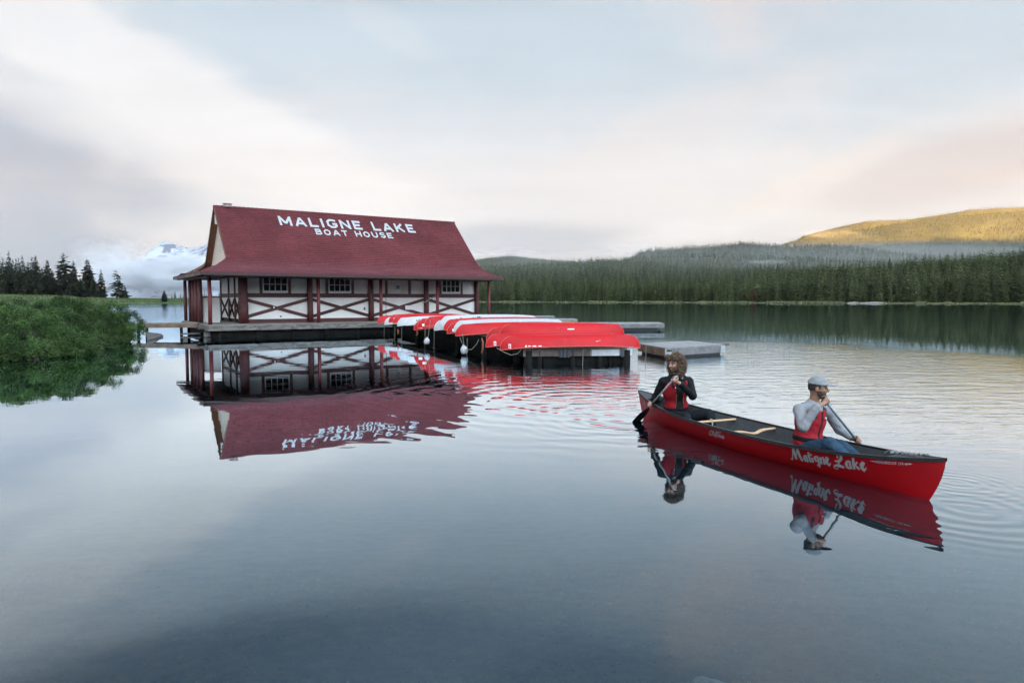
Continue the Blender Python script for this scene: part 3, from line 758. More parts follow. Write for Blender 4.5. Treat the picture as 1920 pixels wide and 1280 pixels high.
# ---- willow thicket on the near point, left
LEAF = foliage('willow_leaf', (0.026, 0.062, 0.016), (0.074, 0.130, 0.036), 1.2, 0.12, 0.30, tone=0.92, rough=0.5)
TWIG = mat('willow_twig', (0.06, 0.05, 0.035), 0.9, 0.3, 20)
def shrub(name, lumps, n, seed, label, stems):
    """lumps: (x, y, z, rx, ry, rz) ellipsoids in world metres"""
    g = np.random.default_rng(seed)
    c0 = Vector((lumps[0][0], lumps[0][1], 0)); root = empty(name, c0)
    lumps = [(a - 0.65, b + 0.8, c, d, e, f) for a, b, c, d, e, f in lumps]; c0 = Vector((lumps[0][0], lumps[0][1], 0)); root.location = c0
    L = np.array(lumps, float); wts = L[:, 3] * L[:, 5]; wts = wts / wts.sum()
    V = []; T = []
    # tufts: rounded heads of foliage with dark gaps between them
    n = int(n * 1.7); m = max(36, n // 120)
    wt = g.choice(len(L), m, p=wts); ut = g.normal(size=(m, 3)); ut[:, 2] = np.where(ut[:, 2] < -.2, -ut[:, 2], ut[:, 2]); ut /= np.linalg.norm(ut, axis=1)[:, None]
    Ct = L[wt, :3] + ut * L[wt, 3:] * g.uniform(.78, 1.10, m)[:, None]; Rt = g.uniform(.16, .40, m)
    which = g.integers(0, m, n)
    v = g.normal(size=(n, 3)); v /= np.linalg.norm(v, axis=1)[:, None]; v = v + ut[which] * .7 + np.array([0, 0, .3]); v /= np.linalg.norm(v, axis=1)[:, None]
    P0 = Ct[which] + v * (Rt[which] * g.uniform(.55, 1.05, n))[:, None] * np.array([1, 1, .8])
    # and a sparser fill over the whole body
    q = n // 5; wf = g.choice(len(L), q, p=wts); uf = g.normal(size=(q, 3)); uf /= np.linalg.norm(uf, axis=1)[:, None]
    P0[:q] = L[wf, :3] + uf * L[wf, 3:] * g.uniform(.7, .95, q)[:, None]; u = v; u[:q] = uf
    nz = g.normal(0, .5, m)[which]
    P0[:, 2] = np.where(P0[:, 2] < 0.03, np.abs(P0[:, 2]) * .6 + .04, P0[:, 2])
    keep = (P0[:, 2] > 0.03) 
    P0, u, nz = P0[keep], u[keep], nz[keep]; n = len(P0)
    # every point is a spray of leaves on a twig that points out and up
    out = u * 0.7 + np.array([0, 0, 0.75]) + g.normal(0, 0.35, (n, 3)); out /= np.linalg.norm(out, axis=1)[:, None]
    tones = []; k = 0; Vs = []; Ts = []
    for j in range(6):
        s = g.uniform(0.022, 0.052, n)[:, None]
        c = P0 + out * (j * 0.035) + g.normal(0, 0.035, (n, 3))
        d = out * 0.5 + g.normal(0, 0.7, (n, 3)); d /= np.linalg.norm(d, axis=1)[:, None]
        q = np.cross(d, g.normal(size=(n, 3))); q /= np.linalg.norm(q, axis=1)[:, None]
        b = np.cross(d, q)
        A = np.stack([c, c + d * s * .9 + q * s * .36 + b * s * .12, c + d * s * 1.9, c + d * s * .9 - q * s * .36 + b * s * .12], 1).reshape(-1, 3)
        i = np.arange(n) * 4 + len(Vs) * n * 4
        Vs.append(A); Ts.append(np.stack([i, i + 1, i + 2, i + 3], 1)); tones.append(np.clip(0.5 + 0.25 * nz + g.normal(0, .22, n), 0, 1))
    A = np.concatenate(Vs) - np.array([c0.x, c0.y, 0]); me = np_mesh('leaves', A, np.concatenate(Ts))
    a_ = me.attributes.new('tone', 'FLOAT', 'FACE'); tn = np.concatenate(tones).astype(np.float32); a_.data.foreach_set('value', tn[:len(me.polygons)])
    link('crown', me, LEAF, root)
    mb = MB(); rr = random.Random(seed)
    for _ in range(stems):
        l = rr.choice(lumps); a = rr.random() * 6.28; b = Vector((l[0] + rr.uniform(-.35, .35) * l[3], l[1] + rr.uniform(-.35, .35) * l[4], -0.1)) - c0
        tp = Vector((l[0] + math.cos(a) * l[3] * .8, l[1] + math.sin(a) * l[4] * .8, l[2] + l[5] * rr.uniform(.2, .85))) - c0
        md = (b + tp) / 2 + Vector((0, 0, 0.25)); mb.tube([b, md, tp], [.022, .014, .005], 5, False)
    mb.build('stems', TWIG, root)
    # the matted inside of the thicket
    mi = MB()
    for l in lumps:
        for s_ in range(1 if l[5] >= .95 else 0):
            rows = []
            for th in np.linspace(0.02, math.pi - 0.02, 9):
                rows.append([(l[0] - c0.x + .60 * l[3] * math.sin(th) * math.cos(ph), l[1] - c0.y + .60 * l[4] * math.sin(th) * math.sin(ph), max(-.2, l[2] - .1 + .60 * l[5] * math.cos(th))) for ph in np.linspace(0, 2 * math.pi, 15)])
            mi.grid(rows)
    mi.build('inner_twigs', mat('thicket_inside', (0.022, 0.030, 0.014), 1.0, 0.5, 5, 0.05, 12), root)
    return tag(root, label, 'shrub', 'willow shrubs on the near left point')
shrub('willow_shrub', [(-19.9, 30.8, 0.6, 1.9, 2.2, 1.45), (-18.9, 29.0, 0.4, 1.3, 1.6, 1.15), (-20.9, 32.5, 0.55, 1.7, 2.0, 1.4), (-18.0, 27.6, 0.2, 1.1, 1.1, 0.7), (-17.4, 28.6, .05, .8, 1.4, .5)], 7600, 1, 'highest rounded green willow shrub at the middle of the near left thicket', 60)
shrub('willow_shrub', [(-19.8, 34.4, 0.40, 1.2, 1.6, 0.95), (-19.2, 33.6, 0.15, 0.8, 0.9, 0.65), (-19.8, 33.2, 0.55, 1.3, 1.4, 1.25)], 4200, 2, 'green willow shrub sloping to the water at the right tip of the thicket', 40)
shrub('willow_shrub', [(-21.0, 29.0, 0.5, 1.0, 1.3, 1.30), (-20.6, 27.9, 0.4, 1.0, 1.2, 1.0), (-22.6, 29.5, .3, 1.2, 1.3, .95)], 4200, 3, 'upright willow shrub with a pointed dark top left of the rounded one', 40)
shrub('willow_shrub', [(-17.9, 25.6, 0.45, 1.3, 1.4, 1.05), (-17.2, 25.6, 0.1, 0.9, 1.1, 0.7), (-19.2, 26.4, 0.55, 1.4, 1.4, 1.0), (-17.0, 24.4, .05, .8, 1.2, .45), (-17.2, 26.8, .05, .8, 1.0, .5)], 5200, 4, 'greyish green low willow shrub overhanging the water before the rounded one', 40)
shrub('willow_shrub', [(-20.2, 24.8, 0.45, 1.5, 1.5, 0.85), (-18.7, 24.0, 0.35, 1.2, 1.2, 0.75), (-21.5, 25.6, .4, 1.3, 1.3, .85)], 5600, 5, 'willow shrub at the left edge of the photo above the water', 45)
shrub('willow_shrub', [(-17.7, 22.6, 0.2, 0.85, 1.0, 0.6), (-18.6, 22.0, 0.3, 1.1, 1.0, 0.75)], 2600, 6, 'lowest willow sprays drooping into the water at the left photo edge', 25)
shrub('willow_shrub', [(-22.0, 34.2, 0.4, 1.5, 1.5, 1.05), (-23.4, 33.0, .3, 1.4, 1.4, .95)], 3000, 7, 'low willow shrub behind the rounded one towards the gangway', 30)
for k, (a, b, sc) in enumerate(((-25.0, 27.5, 1.2), (-28.5, 30.5, 1.35), (-32.5, 28.0, 1.3))):
    shrub('willow_shrub', [(a, b, .5, 1.6 * sc, 1.6 * sc, 1.1 * sc), (a + 1.4, b + 1.2, .4, 1.4, 1.4, 1.1), (a - .8, b - 1.6, .3, 1.3, 1.4, .9)], 3200, 11 + k, ('willow shrub of the thicket just outside the left photo edge', 'rounded willow shrub farther along the left bank, outside the photo', 'last willow shrub of the left bank, outside the photo')[k], 30)
def near_point():
    rows = []
    for k, sc in enumerate((1.0, 0.85, 0.5, 0.02)):
        rows.append([(-21.6 + sc * 2.6 * math.cos(a) * (1.0 if math.cos(a) > 0 else 3.2), 29.6 + sc * 7.0 * math.sin(a), (-0.6, -0.12, 0.15, 0.3)[k]) for a in np.linspace(0, 2 * math.pi, 40)])
    tag(MB().grid(rows).build('shore_bank', mat('bank_soil', (0.035, 0.032, 0.022), 0.95, 0.4, 2, 0.03, 10), smooth=True), kind='structure')
near_point()

# ---------------------------------------------------------------- the boathouse
TH = 0.576; BO = Vector((-17.453, 39.273, 0)); BU = Vector((math.cos(TH), math.sin(TH), 0)); BV = Vector((-math.sin(TH), math.cos(TH), 0))
RED = mat('dark_red_paint', (0.072, 0.015, 0.015), 0.6, 0.25, 5, 0.002, 30, wear=((0.16, 0.055, 0.045), 9, 0.60, 0.78), stretch=(1, 1, 0.4))
RED_POST = mat('red_post_paint', (0.125, 0.016, 0.019), 0.55, 0.2, 6, 0.002, 30, wear=((0.30, 0.13, 0.11), 14, 0.62, 0.75), stretch=(1, 1, 0.5))
RED_DARK = mat('maroon_trim_paint', (0.048, 0.011, 0.011), 0.65, 0.25, 5, 0.002, 25)
WHITE = mat('white_wall_paint', (0.84, 0.84, 0.82), 0.6, 0.04, 1.6, 0.0015, 14, wear=((0.66, 0.64, 0.60), 2.4, 0.56, 0.80))
SASH = mat('white_sash_paint', (0.80, 0.80, 0.79), 0.5, 0.05, 6)
DECKW = mat('weathered_deck_wood', (0.19, 0.175, 0.155), 0.85, 0.25, 3, 0.003, 20, tone=0.25, stretch=(1, 4, 4), wear=((0.13, 0.12, 0.11), 5, 0.5, 0.75))
FASCIA = mat('flaking_fascia', (0.16, 0.15, 0.14), 0.9, 0.3, 2.5, 0.004, 18, stretch=(1, 1, 3), wear=((0.075, 0.07, 0.065), 3.0, 0.44, 0.62), tone=0.2)
DARKW = mat('shade_dark_timber', (0.010, 0.010, 0.0095), 0.95, 0.4, 3, 0.004, 15, spec=.1)  # near-black colour carries the shade wanted under the decks
SOFFIT = mat('brown_soffit_boards', (0.20, 0.10, 0.055), 0.8, 0.25, 4, 0.002, 20, stretch=(1, 6, 1))
CREAM = mat('cream_siding', (0.62, 0.56, 0.48), 0.7, 0.10, 4, 0.002, 15)

def shingle_material():
    m = bpy.data.materials.new('red_shingles'); m.use_nodes = True; t = NT(m.node_tree); b = m.node_tree.nodes['Principled BSDF']
    co = t.node('ShaderNodeTexCoord').outputs['Object']
    a = t.node('ShaderNodeAttribute', attribute_name='tone').outputs['Fac']
    n = t.noise(co, 0.35, 5, 0.6); n2 = t.noise(t.vmath('MULTIPLY', co, (1, 4, 4)), 9, 3, 0.6)
    c = t.mix(t.smooth(n, 0.3, 0.7), (0.080, 0.020, 0.023), (0.112, 0.029, 0.033))
    c = t.vmath('SCALE', c, t.lin(a, 0, 1, 0.84, 1.16)); c = t.vmath('SCALE', c, t.lin(n2, 0.25, 0.75, 0.82, 1.18))
    # greyer and more lilac on the flatter skirt near the eaves
    z = t.sep(co)[2]
    c = t.mix(t.math('MULTIPLY', t.math('SUBTRACT', 1.0, t.smooth(z, 4.0, 4.75)), t.lin(t.noise(t.vmath('MULTIPLY', co, (0.5, 2, 2)), 2.2, 4), .3, .7, .15, .75)), c, (0.155, 0.062, 0.075))
    t.put(b.inputs['Base Color'], c); b.inputs['Roughness'].default_value = 0.75; b.inputs['Specular IOR Level'].default_value = 0.12
    return m
SHINGLE = shingle_material()

house = empty('boathouse', BO, TH)
tag(house, 'white and dark red timber boathouse with a steep red shingled roof on the lake', 'boathouse')
ZD = 0.754; WB = 2.2; BAY = 4.179; A0 = 2.311; POB = 0.368
RIDGE_B, RIDGE_Z, KINK_B, KINK_Z, EAVE_B, EAVE_Z = 4.594, 8.153, 0.541, 4.33, -1.263, 3.751
RL, RR = 1.20, 18.445; EL, ER = -0.55, 19.316; BACK = 10.45
def a_at(px, b):
    """position along the front wall whose picture column is px, at distance b behind the deck edge"""
    k = (px - 960) / 1280.0; o = BO + BV * b
    return (o.x - k * o.y) / (k * BU.y - BU.x)
def z_at(px, row, b):
    a = a_at(px, b); p = BO + BU * a + BV * b; return at(px, row, p.y).z

def boathouse():
    H = house
    # walls: one core body, so that no light passes
    core = MB(); core.box(((A0 + 19.03) / 2, (WB + 9.2) / 2 + .1, (ZD + 4.3) / 2), (19.03 - A0 - .1, 9.2 - WB - .2, 4.3 - ZD))
    core.build('inner_wall', mat('dark_interior', (0.03, 0.028, 0.025), 0.9), H)
    zr0, zr1 = 2.36, 2.62          # mid rail
    zs0, zs1 = ZD, 0.99            # sill beam
    cols = [A0 + BAY * k for k in range(5)]
    wins = [(a_at(493.5, WB), a_at(541, WB)), (a_at(616.5, WB), a_at(659, WB)), None, (a_at(828, WB), a_at(863, WB))]
    door = (a_at(727, WB), a_at(766, WB))
    wz0, wz1 = 2.62, 3.66
    def panel(a0, a1, z0, z1): MB().box(((a0 + a1) / 2, WB + .03, (z0 + z1) / 2), (a1 - a0, .06, z1 - z0)).build('wall_panel', WHITE, H)
    for k in range(4):
        c0, c1 = cols[k], cols[k + 1]
        panel(c0, c1, zs1, zr0)
        MB().box(((c0 + c1) / 2, WB - .015, (zr0 + zr1) / 2), (c1 - c0, .11, zr1 - zr0)).build('rail', RED_DARK, H)
        MB().box(((c0 + c1) / 2, WB - .02, (zs0 + zs1) / 2), (c1 - c0, .13, zs1 - zs0)).build('sill_beam', RED, H)
        MB().box(((c0 + c1) / 2, WB - .02, 3.80), (c1 - c0, .13, .24)).build('top_rail', RED_DARK, H)
        for q, s in enumerate((1, -1)):
            za, zb = (zs1 + .12, zr0 - .12) if s > 0 else (zr0 - .12, zs1 + .12)
            MB().beam((c0 + .1, WB - .025 - .012 * q, za), (c1 - .1, WB - .025 - .012 * q, zb), .05, .20).build('cross_brace', RED_DARK if k % 2 else RED, H)
        if wins[k] or k == 2:
            w0, w1 = wins[k] if wins[k] else door
            st = .17
            for a in (w0 - st / 2 - .01, w1 + st / 2 + .01): MB().box((a, WB - .012, (zr1 + 3.68) / 2), (st, .10, 3.68 - zr1)).build('stud', RED_DARK, H)
            panel(c0, w0 - .01, zr1, 3.68); panel(w1 + .01, c1, zr1, 3.68)
            if wins[k]:
                f = MB(); ff = .075
                f.box(((w0 + w1) / 2, WB - .01, wz0 + .09), (w1 - w0, .10, .15)); f.box(((w0 + w1) / 2, WB - .01, wz1 - ff / 2), (w1 - w0, .10, ff))
                zc0, zc1 = wz0 + .165, wz1 - ff
                f.box((w0 + ff / 2, WB - .01, (zc0 + zc1) / 2), (ff, .10, zc1 - zc0)); f.box((w1 - ff / 2, WB - .01, (zc0 + zc1) / 2), (ff, .10, zc1 - zc0))
                i0, i1 = w0 + ff, w1 - ff; pw = (i1 - i0) / 4; ph = (zc1 - zc0) / 2
                for j in (1, 2, 3): f.box((i0 + pw * j, WB - .002, (zc0 + zc1) / 2), (.04, .06, zc1 - zc0))
                for j in range(4): f.box((i0 + pw * (j + .5), WB - .002, zc0 + ph), (pw - .04, .06, .04))
                w = f.build('window', SASH, H)
                for j in range(4):
                    for v in range(2):
                        g = MB(); x0, x1 = i0 + pw * j + .02, i0 + pw * (j + 1) - .02; z0, z1 = zc0 + ph * v + .02 * (v > 0), zc0 + ph * (v + 1) - .02 * (v < 1)
                        tl = RND.uniform(-.004, .004)
                        g.add([(x0, WB + .012 + tl, z0), (x1, WB + .012 - tl, z0), (x1, WB + .012 - tl * .5, z1), (x0, WB + .012 + tl * 1.5, z1)], [(0, 1, 2, 3)])
                        g.build('pane', mat('window_glass', (0.008, 0.010, 0.012), 0.08, 0.2, 3, spec=0.22), w)
            else:
                d = MB(); n = 9
                bw = (w1 - w0) / n
                d.box(((w0 + w1) / 2, WB + .02, (zr1 + 3.68) / 2), (w1 - w0, .05, 3.68 - zr1))
                dr = d.build('door', WHITE, H)
                bb = MB()
                for j in range(n):
                    bb._t = RND.random(); bb.box((w0 + bw * (j + .5), WB - .014 + RND.uniform(-.003, .003), (zr1 + 3.68) / 2), (bw - .014, .02, 3.66 - zr1 - .02))
                bb.build('door_boards', mat('door_board_paint', (0.74, 0.71, 0.67), 0.65, 0.08, 3, tone=0.08), dr, tone=True)
                sa, sz = a_at(746, WB), z_at(746, 538.5, WB)
                s = MB().box((sa, WB - .035, sz - .12), (.30, .012, .62)).build('door_sign', mat('sign_white', (0.75, 0.77, 0.78), 0.4, 0.05), dr)
                # a person in a wheelchair on a dark blue square
                MB().box((sa, WB - .044, sz), (.25, .006, .25)).build('sign_square', mat('sign_blue', (0.02, 0.035, 0.09), 0.4, 0.1), s)
                p = MB(); y = WB - .050
                p.tube([(sa - .03 + .065 * math.cos(t), y, sz - .035 + .065 * math.sin(t)) for t in np.linspace(2.6, 6.0, 12)], .012, 4)
                p.tube([(sa - .035, y, sz + .05), (sa - .03, y, sz - .02), (sa + .035, y, sz - .025), (sa + .06, y, sz - .085)], .013, 4)
                p.tube([(sa - .034, y - .001, sz + .078), (sa - .034, y - .001, sz + .098)], .017, 6)
                p.build('sign_symbol', mat('symbol_white', (0.7, 0.72, 0.74), 0.5, 0.05), s)
    # log columns of the wall
    for k, a in enumerate(cols):
        r0 = .29 if k == 0 else .185
        y = WB - (.25 if k == 0 else .08)
        MB().tube([(a, y, ZD), (a + .01, y, 1.6), (a - .01, y, 2.8), (a, y, 3.92)], [r0 * 1.06, r0, r0 * .98, r0 * .95], 16).build('log_column', RED, H, smooth=True)
    # thin outer posts under the eaves and along the porch
    posts = [(A0 + BAY * (k + 1), POB) for k in range(4)] + [(.14, POB)]
    for (a, b) in posts:
        MB().tube([(a, b, ZD), (a + .012, b, 2.0), (a, b, 3.52)], [.118, .108, .105], 12).build('porch_post', RED_POST, H, smooth=True)
    for (a, b, r0) in [(.14, 10.1, .11), (.14, 7.9, .11), (.2, 6.7, .16), (.14, 5.2, .13), (.22, 4.35, .15), (.14, 3.7, .11)]:
        MB().tube([(a, b, ZD), (a, b, 2.0), (a, b, 3.5)], [r0 * 1.04, r0, r0 * .97], 12).build('porch_post', RED, H, smooth=True)
    MB().beam((-.05, POB, 3.59), (19.2, POB, 3.59), .16, .17).build('eave_beam', RED_DARK, H)
    MB().beam((.14, .47, 3.585), (.14, 10.3, 3.585), .16, .16).build('eave_beam', RED_DARK, H)
    # half-high partition on the porch
    MB().box((.80, 4.42, (ZD + 2.34) / 2), (1.14, .08, 2.34 - ZD)).build('porch_partition', WHITE, H)
    MB().box((.80, 4.42, 2.38), (1.2, .14, .07)).build('partition_rail', RED_DARK, H)
    # left end wall
    A = A0
    for k, (b0, b1) in enumerate([(2.5, 4.1), (4.1, 6.1), (6.1, 8.9)]):
        MB().box((A - .0, (b0 + b1) / 2, (zs1 + zr0) / 2), (.06, b1 - b0 - .26, zr0 - zs1)).build('wall_panel', WHITE, H)
        MB().box((A - .0, (b0 + b1) / 2, (zr1 + 3.68) / 2), (.06, b1 - b0 - .26, 3.68 - zr1)).build('wall_panel', WHITE, H)
        MB().box((A - .02, (b0 + b1) / 2, (zr0 + zr1) / 2), (.10, b1 - b0, zr1 - zr0)).build('rail', RED_DARK, H)
        MB().box((A - .02, b1, (ZD + 3.9) / 2), (.16, .26, 3.9 - ZD)).build('stud', RED_DARK, H)
        for s in (0, 1):
            MB().beam((A - .045 - .012 * s, b0 + .1, zs1 + .1 if s else zr0 - .1), (A - .045 - .012 * s, b1 - .1, zr0 - .1 if s else zs1 + .1), .04, .17, up=(1, 0, 0)).build('cross_brace', RED_DARK, H)
    # deck: planks across, fascia boards round the edge, an added dark box standing in for the shade below
    dk = MB(); a = -.02
    while a < 19.9:
        dk._t = RND.random(); dk.box((a + .07, 5.2, ZD - .03 + RND.uniform(-.004, .004)), (.132, 10.5, .06)); a += .145
    dk.build('deck_planks', DECKW, H, tone=True)['kind'] = 'stuff'
    a = -.06
    while a < 19.9:
        L = min(RND.choice((3.2, 4.1, 4.8)), 19.93 - a); fb = MB(); fb._t = RND.random()
        fb.box((a + L / 2 - .004, -.09, ZD - .035), (L - .012, .06, .07)); fb.build('deck_edge_board', DECKW, H, tone=True)
        fb = MB(); fb._t = RND.random(); fb.box((a + L / 2 - .004, -.075 + RND.uniform(-.008, .008), ZD - .215), (L - .016, .07, .275)); fb.build('fascia_board', FASCIA, H, tone=True); a += L
    for b0, b1 in ((-.05, 3.4), (3.4, 7.2), (7.2, 10.4)):
        MB().box((-.085, (b0 + b1) / 2, ZD - .2), (.06, b1 - b0 - .01, .30)).build('fascia_board', FASCIA, H)
    for aa in (11.05, 12.9):       # openings in the fascia
        MB().box((aa, -.118, ZD - .2), (.34, .014, .13)).build('fascia_slot', mat('slot_dark', (0.03, 0.022, 0.018), .9), H)
    MB().box((9.95, 5.1, -0.1), (19.5, 9.9, .98)).build('dark_void_fill', DARKW, H)
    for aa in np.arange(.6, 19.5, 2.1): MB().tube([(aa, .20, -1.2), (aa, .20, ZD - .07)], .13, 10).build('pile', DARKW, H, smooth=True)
    MB().box((.15, 1.0, .18), (.5, .5, .3)).build('footing_block', mat('footing_concrete', (.22, .21, .2), .9, .3, 6), H)
    MB().beam((-.5, .9, .42), (1.5, .9, .42), .3, .14).build('crib_beam', DARKW, H)

    # ------------------------------------------------------------ roof
    def prof(s):
        """cross profile: 0 = ridge .. 1 = kink .. 2 = eave; flared"""
        if s <= .86:
            f = s; return RIDGE_B + (KINK_B - RIDGE_B) * f, RIDGE_Z + (KINK_Z - RIDGE_Z) * f
        t = (s - .86) / 1.14
        p0 = (RIDGE_B + (KINK_B - RIDGE_B) * .86, RIDGE_Z + (KINK_Z - RIDGE_Z) * .86); p2 = (EAVE_B, EAVE_Z)
        p1 = (KINK_B - .35, KINK_Z - .29)
        q = lambda i: p0[i] * (1 - t) ** 2 + 2 * p1[i] * t * (1 - t) + p2[i] * t * t
        return q(0), q(1)
    ss = np.linspace(0, 2, 400); pb = np.array([prof(s) for s in ss]); dl = np.concatenate([[0], np.cumsum(np.hypot(*np.diff(pb, axis=0).T))])
    tot = dl[-1]; NC = int(tot / 0.185)
    def along(u): return np.interp(u, dl, pb[:, 0]), np.interp(u, dl, pb[:, 1]), np.interp(u, dl, ss)
    def ends(s):
        g = 0 if s <= 1 else (s - 1)
        return RL + (EL - RL) * g, RR + (ER - RR) * (max(0, s - .9) / 1.1) ** 1.6 * 1.0
    mirror = lambda b: 2 * RIDGE_B - b
    TH_ = 0.046
    for side in (0, 1):
        sh = MB(); r = random.Random(20 + side)
        for c in range(NC):
            u0, u1 = tot * c / NC, tot * (c + 1) / NC + .02
            b0, z0, s0 = along(u0); b1, z1, s1 = along(min(u1, tot))
            aL0, aR0 = ends(s0); aL1, aR1 = ends(s1)
            w = .30; n = int((aR1 - aL1) / w); off = r.random()
            xs = [0.0] + [min(1, max(0, (k + off + r.uniform(-.12, .12)) / n)) for k in range(n)] + [1.0]
            xs = sorted(set(xs))
            for k in range(len(xs) - 1):
                f0, f1 = xs[k], xs[k + 1]
                if f1 - f0 < 1e-4: continue
                sh._t = min(1, max(0, r.gauss(.5, .2))); th = TH_ + r.uniform(-.003, .004); dz = r.uniform(-.003, .003)
                B0 = b0 if not side else mirror(b0); B1 = (b1 if not side else mirror(b1))
                P = [(aL0 + (aR0 - aL0) * f0, B0, z0 + .006), (aL0 + (aR0 - aL0) * f1, B0, z0 + .006), (aL1 + (aR1 - aL1) * f1 - .004, B1, z1 + th + dz), (aL1 + (aR1 - aL1) * f0 + .004, B1, z1 + th + dz),
                     (aL1 + (aR1 - aL1) * f1 - .004, B1, z1 - .005), (aL1 + (aR1 - aL1) * f0 + .004, B1, z1 - .005)]
                sh.add(P, [(0, 3, 2, 1), (3, 5, 4, 2)] if not side else [(0, 1, 2, 3), (3, 2, 4, 5)])
        sh.build('roof_shingles', SHINGLE, H, tone=True)['kind'] = 'stuff'
        # the boards below
        rows = []
        for u in np.linspace(0, tot, 24):
            b, z, s = along(u); aL, aR = ends(s); rows.append([(aL + .02, mirror(b) if side else b, z - .10), (aR - .02, mirror(b) if side else b, z - .10)])
        sof = MB().grid(rows, flip=bool(side))
        sof.build('roof_underside', SOFFIT, H)
        # sheathing just under the shingles (closes the slab edge)
        for e in (0, 1):
            bb = MB(); rr_ = []
            for u in np.linspace(0, tot, 24):
                b, z, s = along(u); aa = ends(s)[e]; B = mirror(b) if side else b; off = -.015 if e == 0 else .015
                rr_.append([(aa + off, B, z + .02), (aa + off, B, z - .16), (aa + off + (.05 if e == 0 else -.05), B, z - .16), (aa + off + (.05 if e == 0 else -.05), B, z + .02)])
            bb.grid([q + q[:1] for q in rr_]).build('barge_board', RED_DARK if e else mat('barge_brown', (0.13, 0.075, 0.05), .8, .2, 5), H)
        # eave fascia
        eb = EAVE_B if not side else mirror(EAVE_B)
        MB().beam((EL, eb + (.03 if not side else -.03), EAVE_Z - .08), (ER, eb + (.03 if not side else -.03), EAVE_Z - .08), .06, .17).build('eave_board', mat('eave_dark', (0.035, 0.014, 0.014), .7, .2, 4), H)
        # soffit from the eave to the wall
        MB().add([(EL + .05, eb, EAVE_Z - .165), (ER - .05, eb, EAVE_Z - .165), (ER - .05, WB + .05 if not side else mirror(WB + .05), 3.93), (EL + .05, WB + .05 if not side else mirror(WB + .05), 3.93)], [(0, 1, 2, 3)]).build('soffit', mat('soffit_dark', (.06, .035, .028), .85, .25, 5), H)
    # ridge caps
    rc = MB(); a = RL - .03; r = random.Random(3)
    while a < RR:
        rc._t = r.gauss(.35, .15); L = .31
        for sgn in (-1, 1):
            rc.add([(a, RIDGE_B, RIDGE_Z + .035), (a + L, RIDGE_B, RIDGE_Z + .075), (a + L, RIDGE_B + sgn * .15, RIDGE_Z - .075), (a, RIDGE_B + sgn * .15, RIDGE_Z - .115)], [(0, 1, 2, 3)])
        rc.add([(a + L, RIDGE_B - .15, RIDGE_Z - .075), (a + L, RIDGE_B, RIDGE_Z + .075), (a + L, RIDGE_B + .15, RIDGE_Z - .075), (a + L, RIDGE_B, RIDGE_Z + .01)], [(0, 1, 2, 3)]); a += .27
    rc.build('ridge_caps', SHINGLE, H, tone=True)['kind'] = 'stuff'
    v = MB().tube([(a_at(421, 4.6) + .35, RIDGE_B, RIDGE_Z - .02), (a_at(421, 4.6) + .35, RIDGE_B, RIDGE_Z + .17)], [.26, .24], 14); v.tube([(a_at(421, 4.6) + .35, RIDGE_B, RIDGE_Z + .17), (a_at(421, 4.6) + .35, RIDGE_B, RIDGE_Z + .20)], [.31, .29], 14)
    v.build('roof_vent', mat('vent_metal', (.25, .2, .2), .6, .2, 8), H, smooth=False)
    # gable end with lap siding, and the low skirt roof below it
    GA = 1.62; z0 = 4.35; k = 0
    while z0 < RIDGE_Z - .25:
        z1 = min(z0 + .17, RIDGE_Z - .2); hb = lambda z: (RIDGE_Z - .12 - z) / (RIDGE_Z - KINK_Z) * (RIDGE_B - KINK_B)
        g = MB(); g.add([(GA - .045, RIDGE_B - hb(z0), z0), (GA - .045, RIDGE_B + hb(z0), z0), (GA - .01, RIDGE_B + hb(z1), z1), (GA - .01, RIDGE_B - hb(z1), z1), (GA, RIDGE_B - hb(z0), z0), (GA, RIDGE_B + hb(z0), z0)], [(1, 0, 3, 2), (0, 1, 5, 4)])
        g.build('siding_board', CREAM, H); z0 += .17
    MB().box((GA - .3, RIDGE_B - .12, RIDGE_Z - .85), (.14, .22, .62)).build('gable_lamp', mat('lamp_housing', (.7, .72, .74), .4, .05), H)
    MB().tube([(GA - .05, RIDGE_B - 2.1, 5.45), (GA - .05, RIDGE_B - 2.1, 6.15)], .05, 6).build('gable_bracket', DARKW, H)
    def skirt(a_in, a_out, z_in, left):
        sh = MB(); r = random.Random(77 + left); n = 12
        for c in range(n):
            f0, f1 = c / n, (c + 1) / n + .02
            def edge(f):
                a = a_in + (a_out - a_in) * f; z = z_in + (EAVE_Z - z_in) * (1 - (1 - f) ** 1.35)
                g = min(1, max(0, (RL - a) / (RL - EL))) if left else min(1, max(0, (a - RR) / (ER - RR)))
                bl = KINK_B + (EAVE_B - KINK_B) * g
                if left and a > RL - .15: bl = KINK_B + max(0, z - KINK_Z) / .943 + .16
                return a, z, bl, mirror(bl)
            a0, z0, l0, r0 = edge(f0); a1, z1, l1, r1 = edge(min(1, f1)); m = 34
            for j in range(m):
                sh._t = r.gauss(.5, .2); u, v_ = j / m, (j + 1) / m
                sh.add([(a0, l0 + (r0 - l0) * u, z0 + .01), (a0, l0 + (r0 - l0) * v_, z0 + .01), (a1, l1 + (r1 - l1) * v_, z1 + .045), (a1, l1 + (r1 - l1) * u, z1 + .045), (a1, l1 + (r1 - l1) * v_, z1), (a1, l1 + (r1 - l1) * u, z1)], [(0, 1, 2, 3), (3, 2, 4, 5)])
        sh.build('skirt_shingles', SHINGLE, H, tone=True)['kind'] = 'stuff'
        s2 = 1 if left else -1
        MB().beam((a_out + .03 * s2, EAVE_B, EAVE_Z - .07), (a_out + .03 * s2, mirror(EAVE_B), EAVE_Z - .07), .05, .20).build('eave_board', mat('eave_worn', (0.07, 0.05, 0.045), .8, .3, 4, wear=((.35, .33, .32), 3, .55, .7)), H)
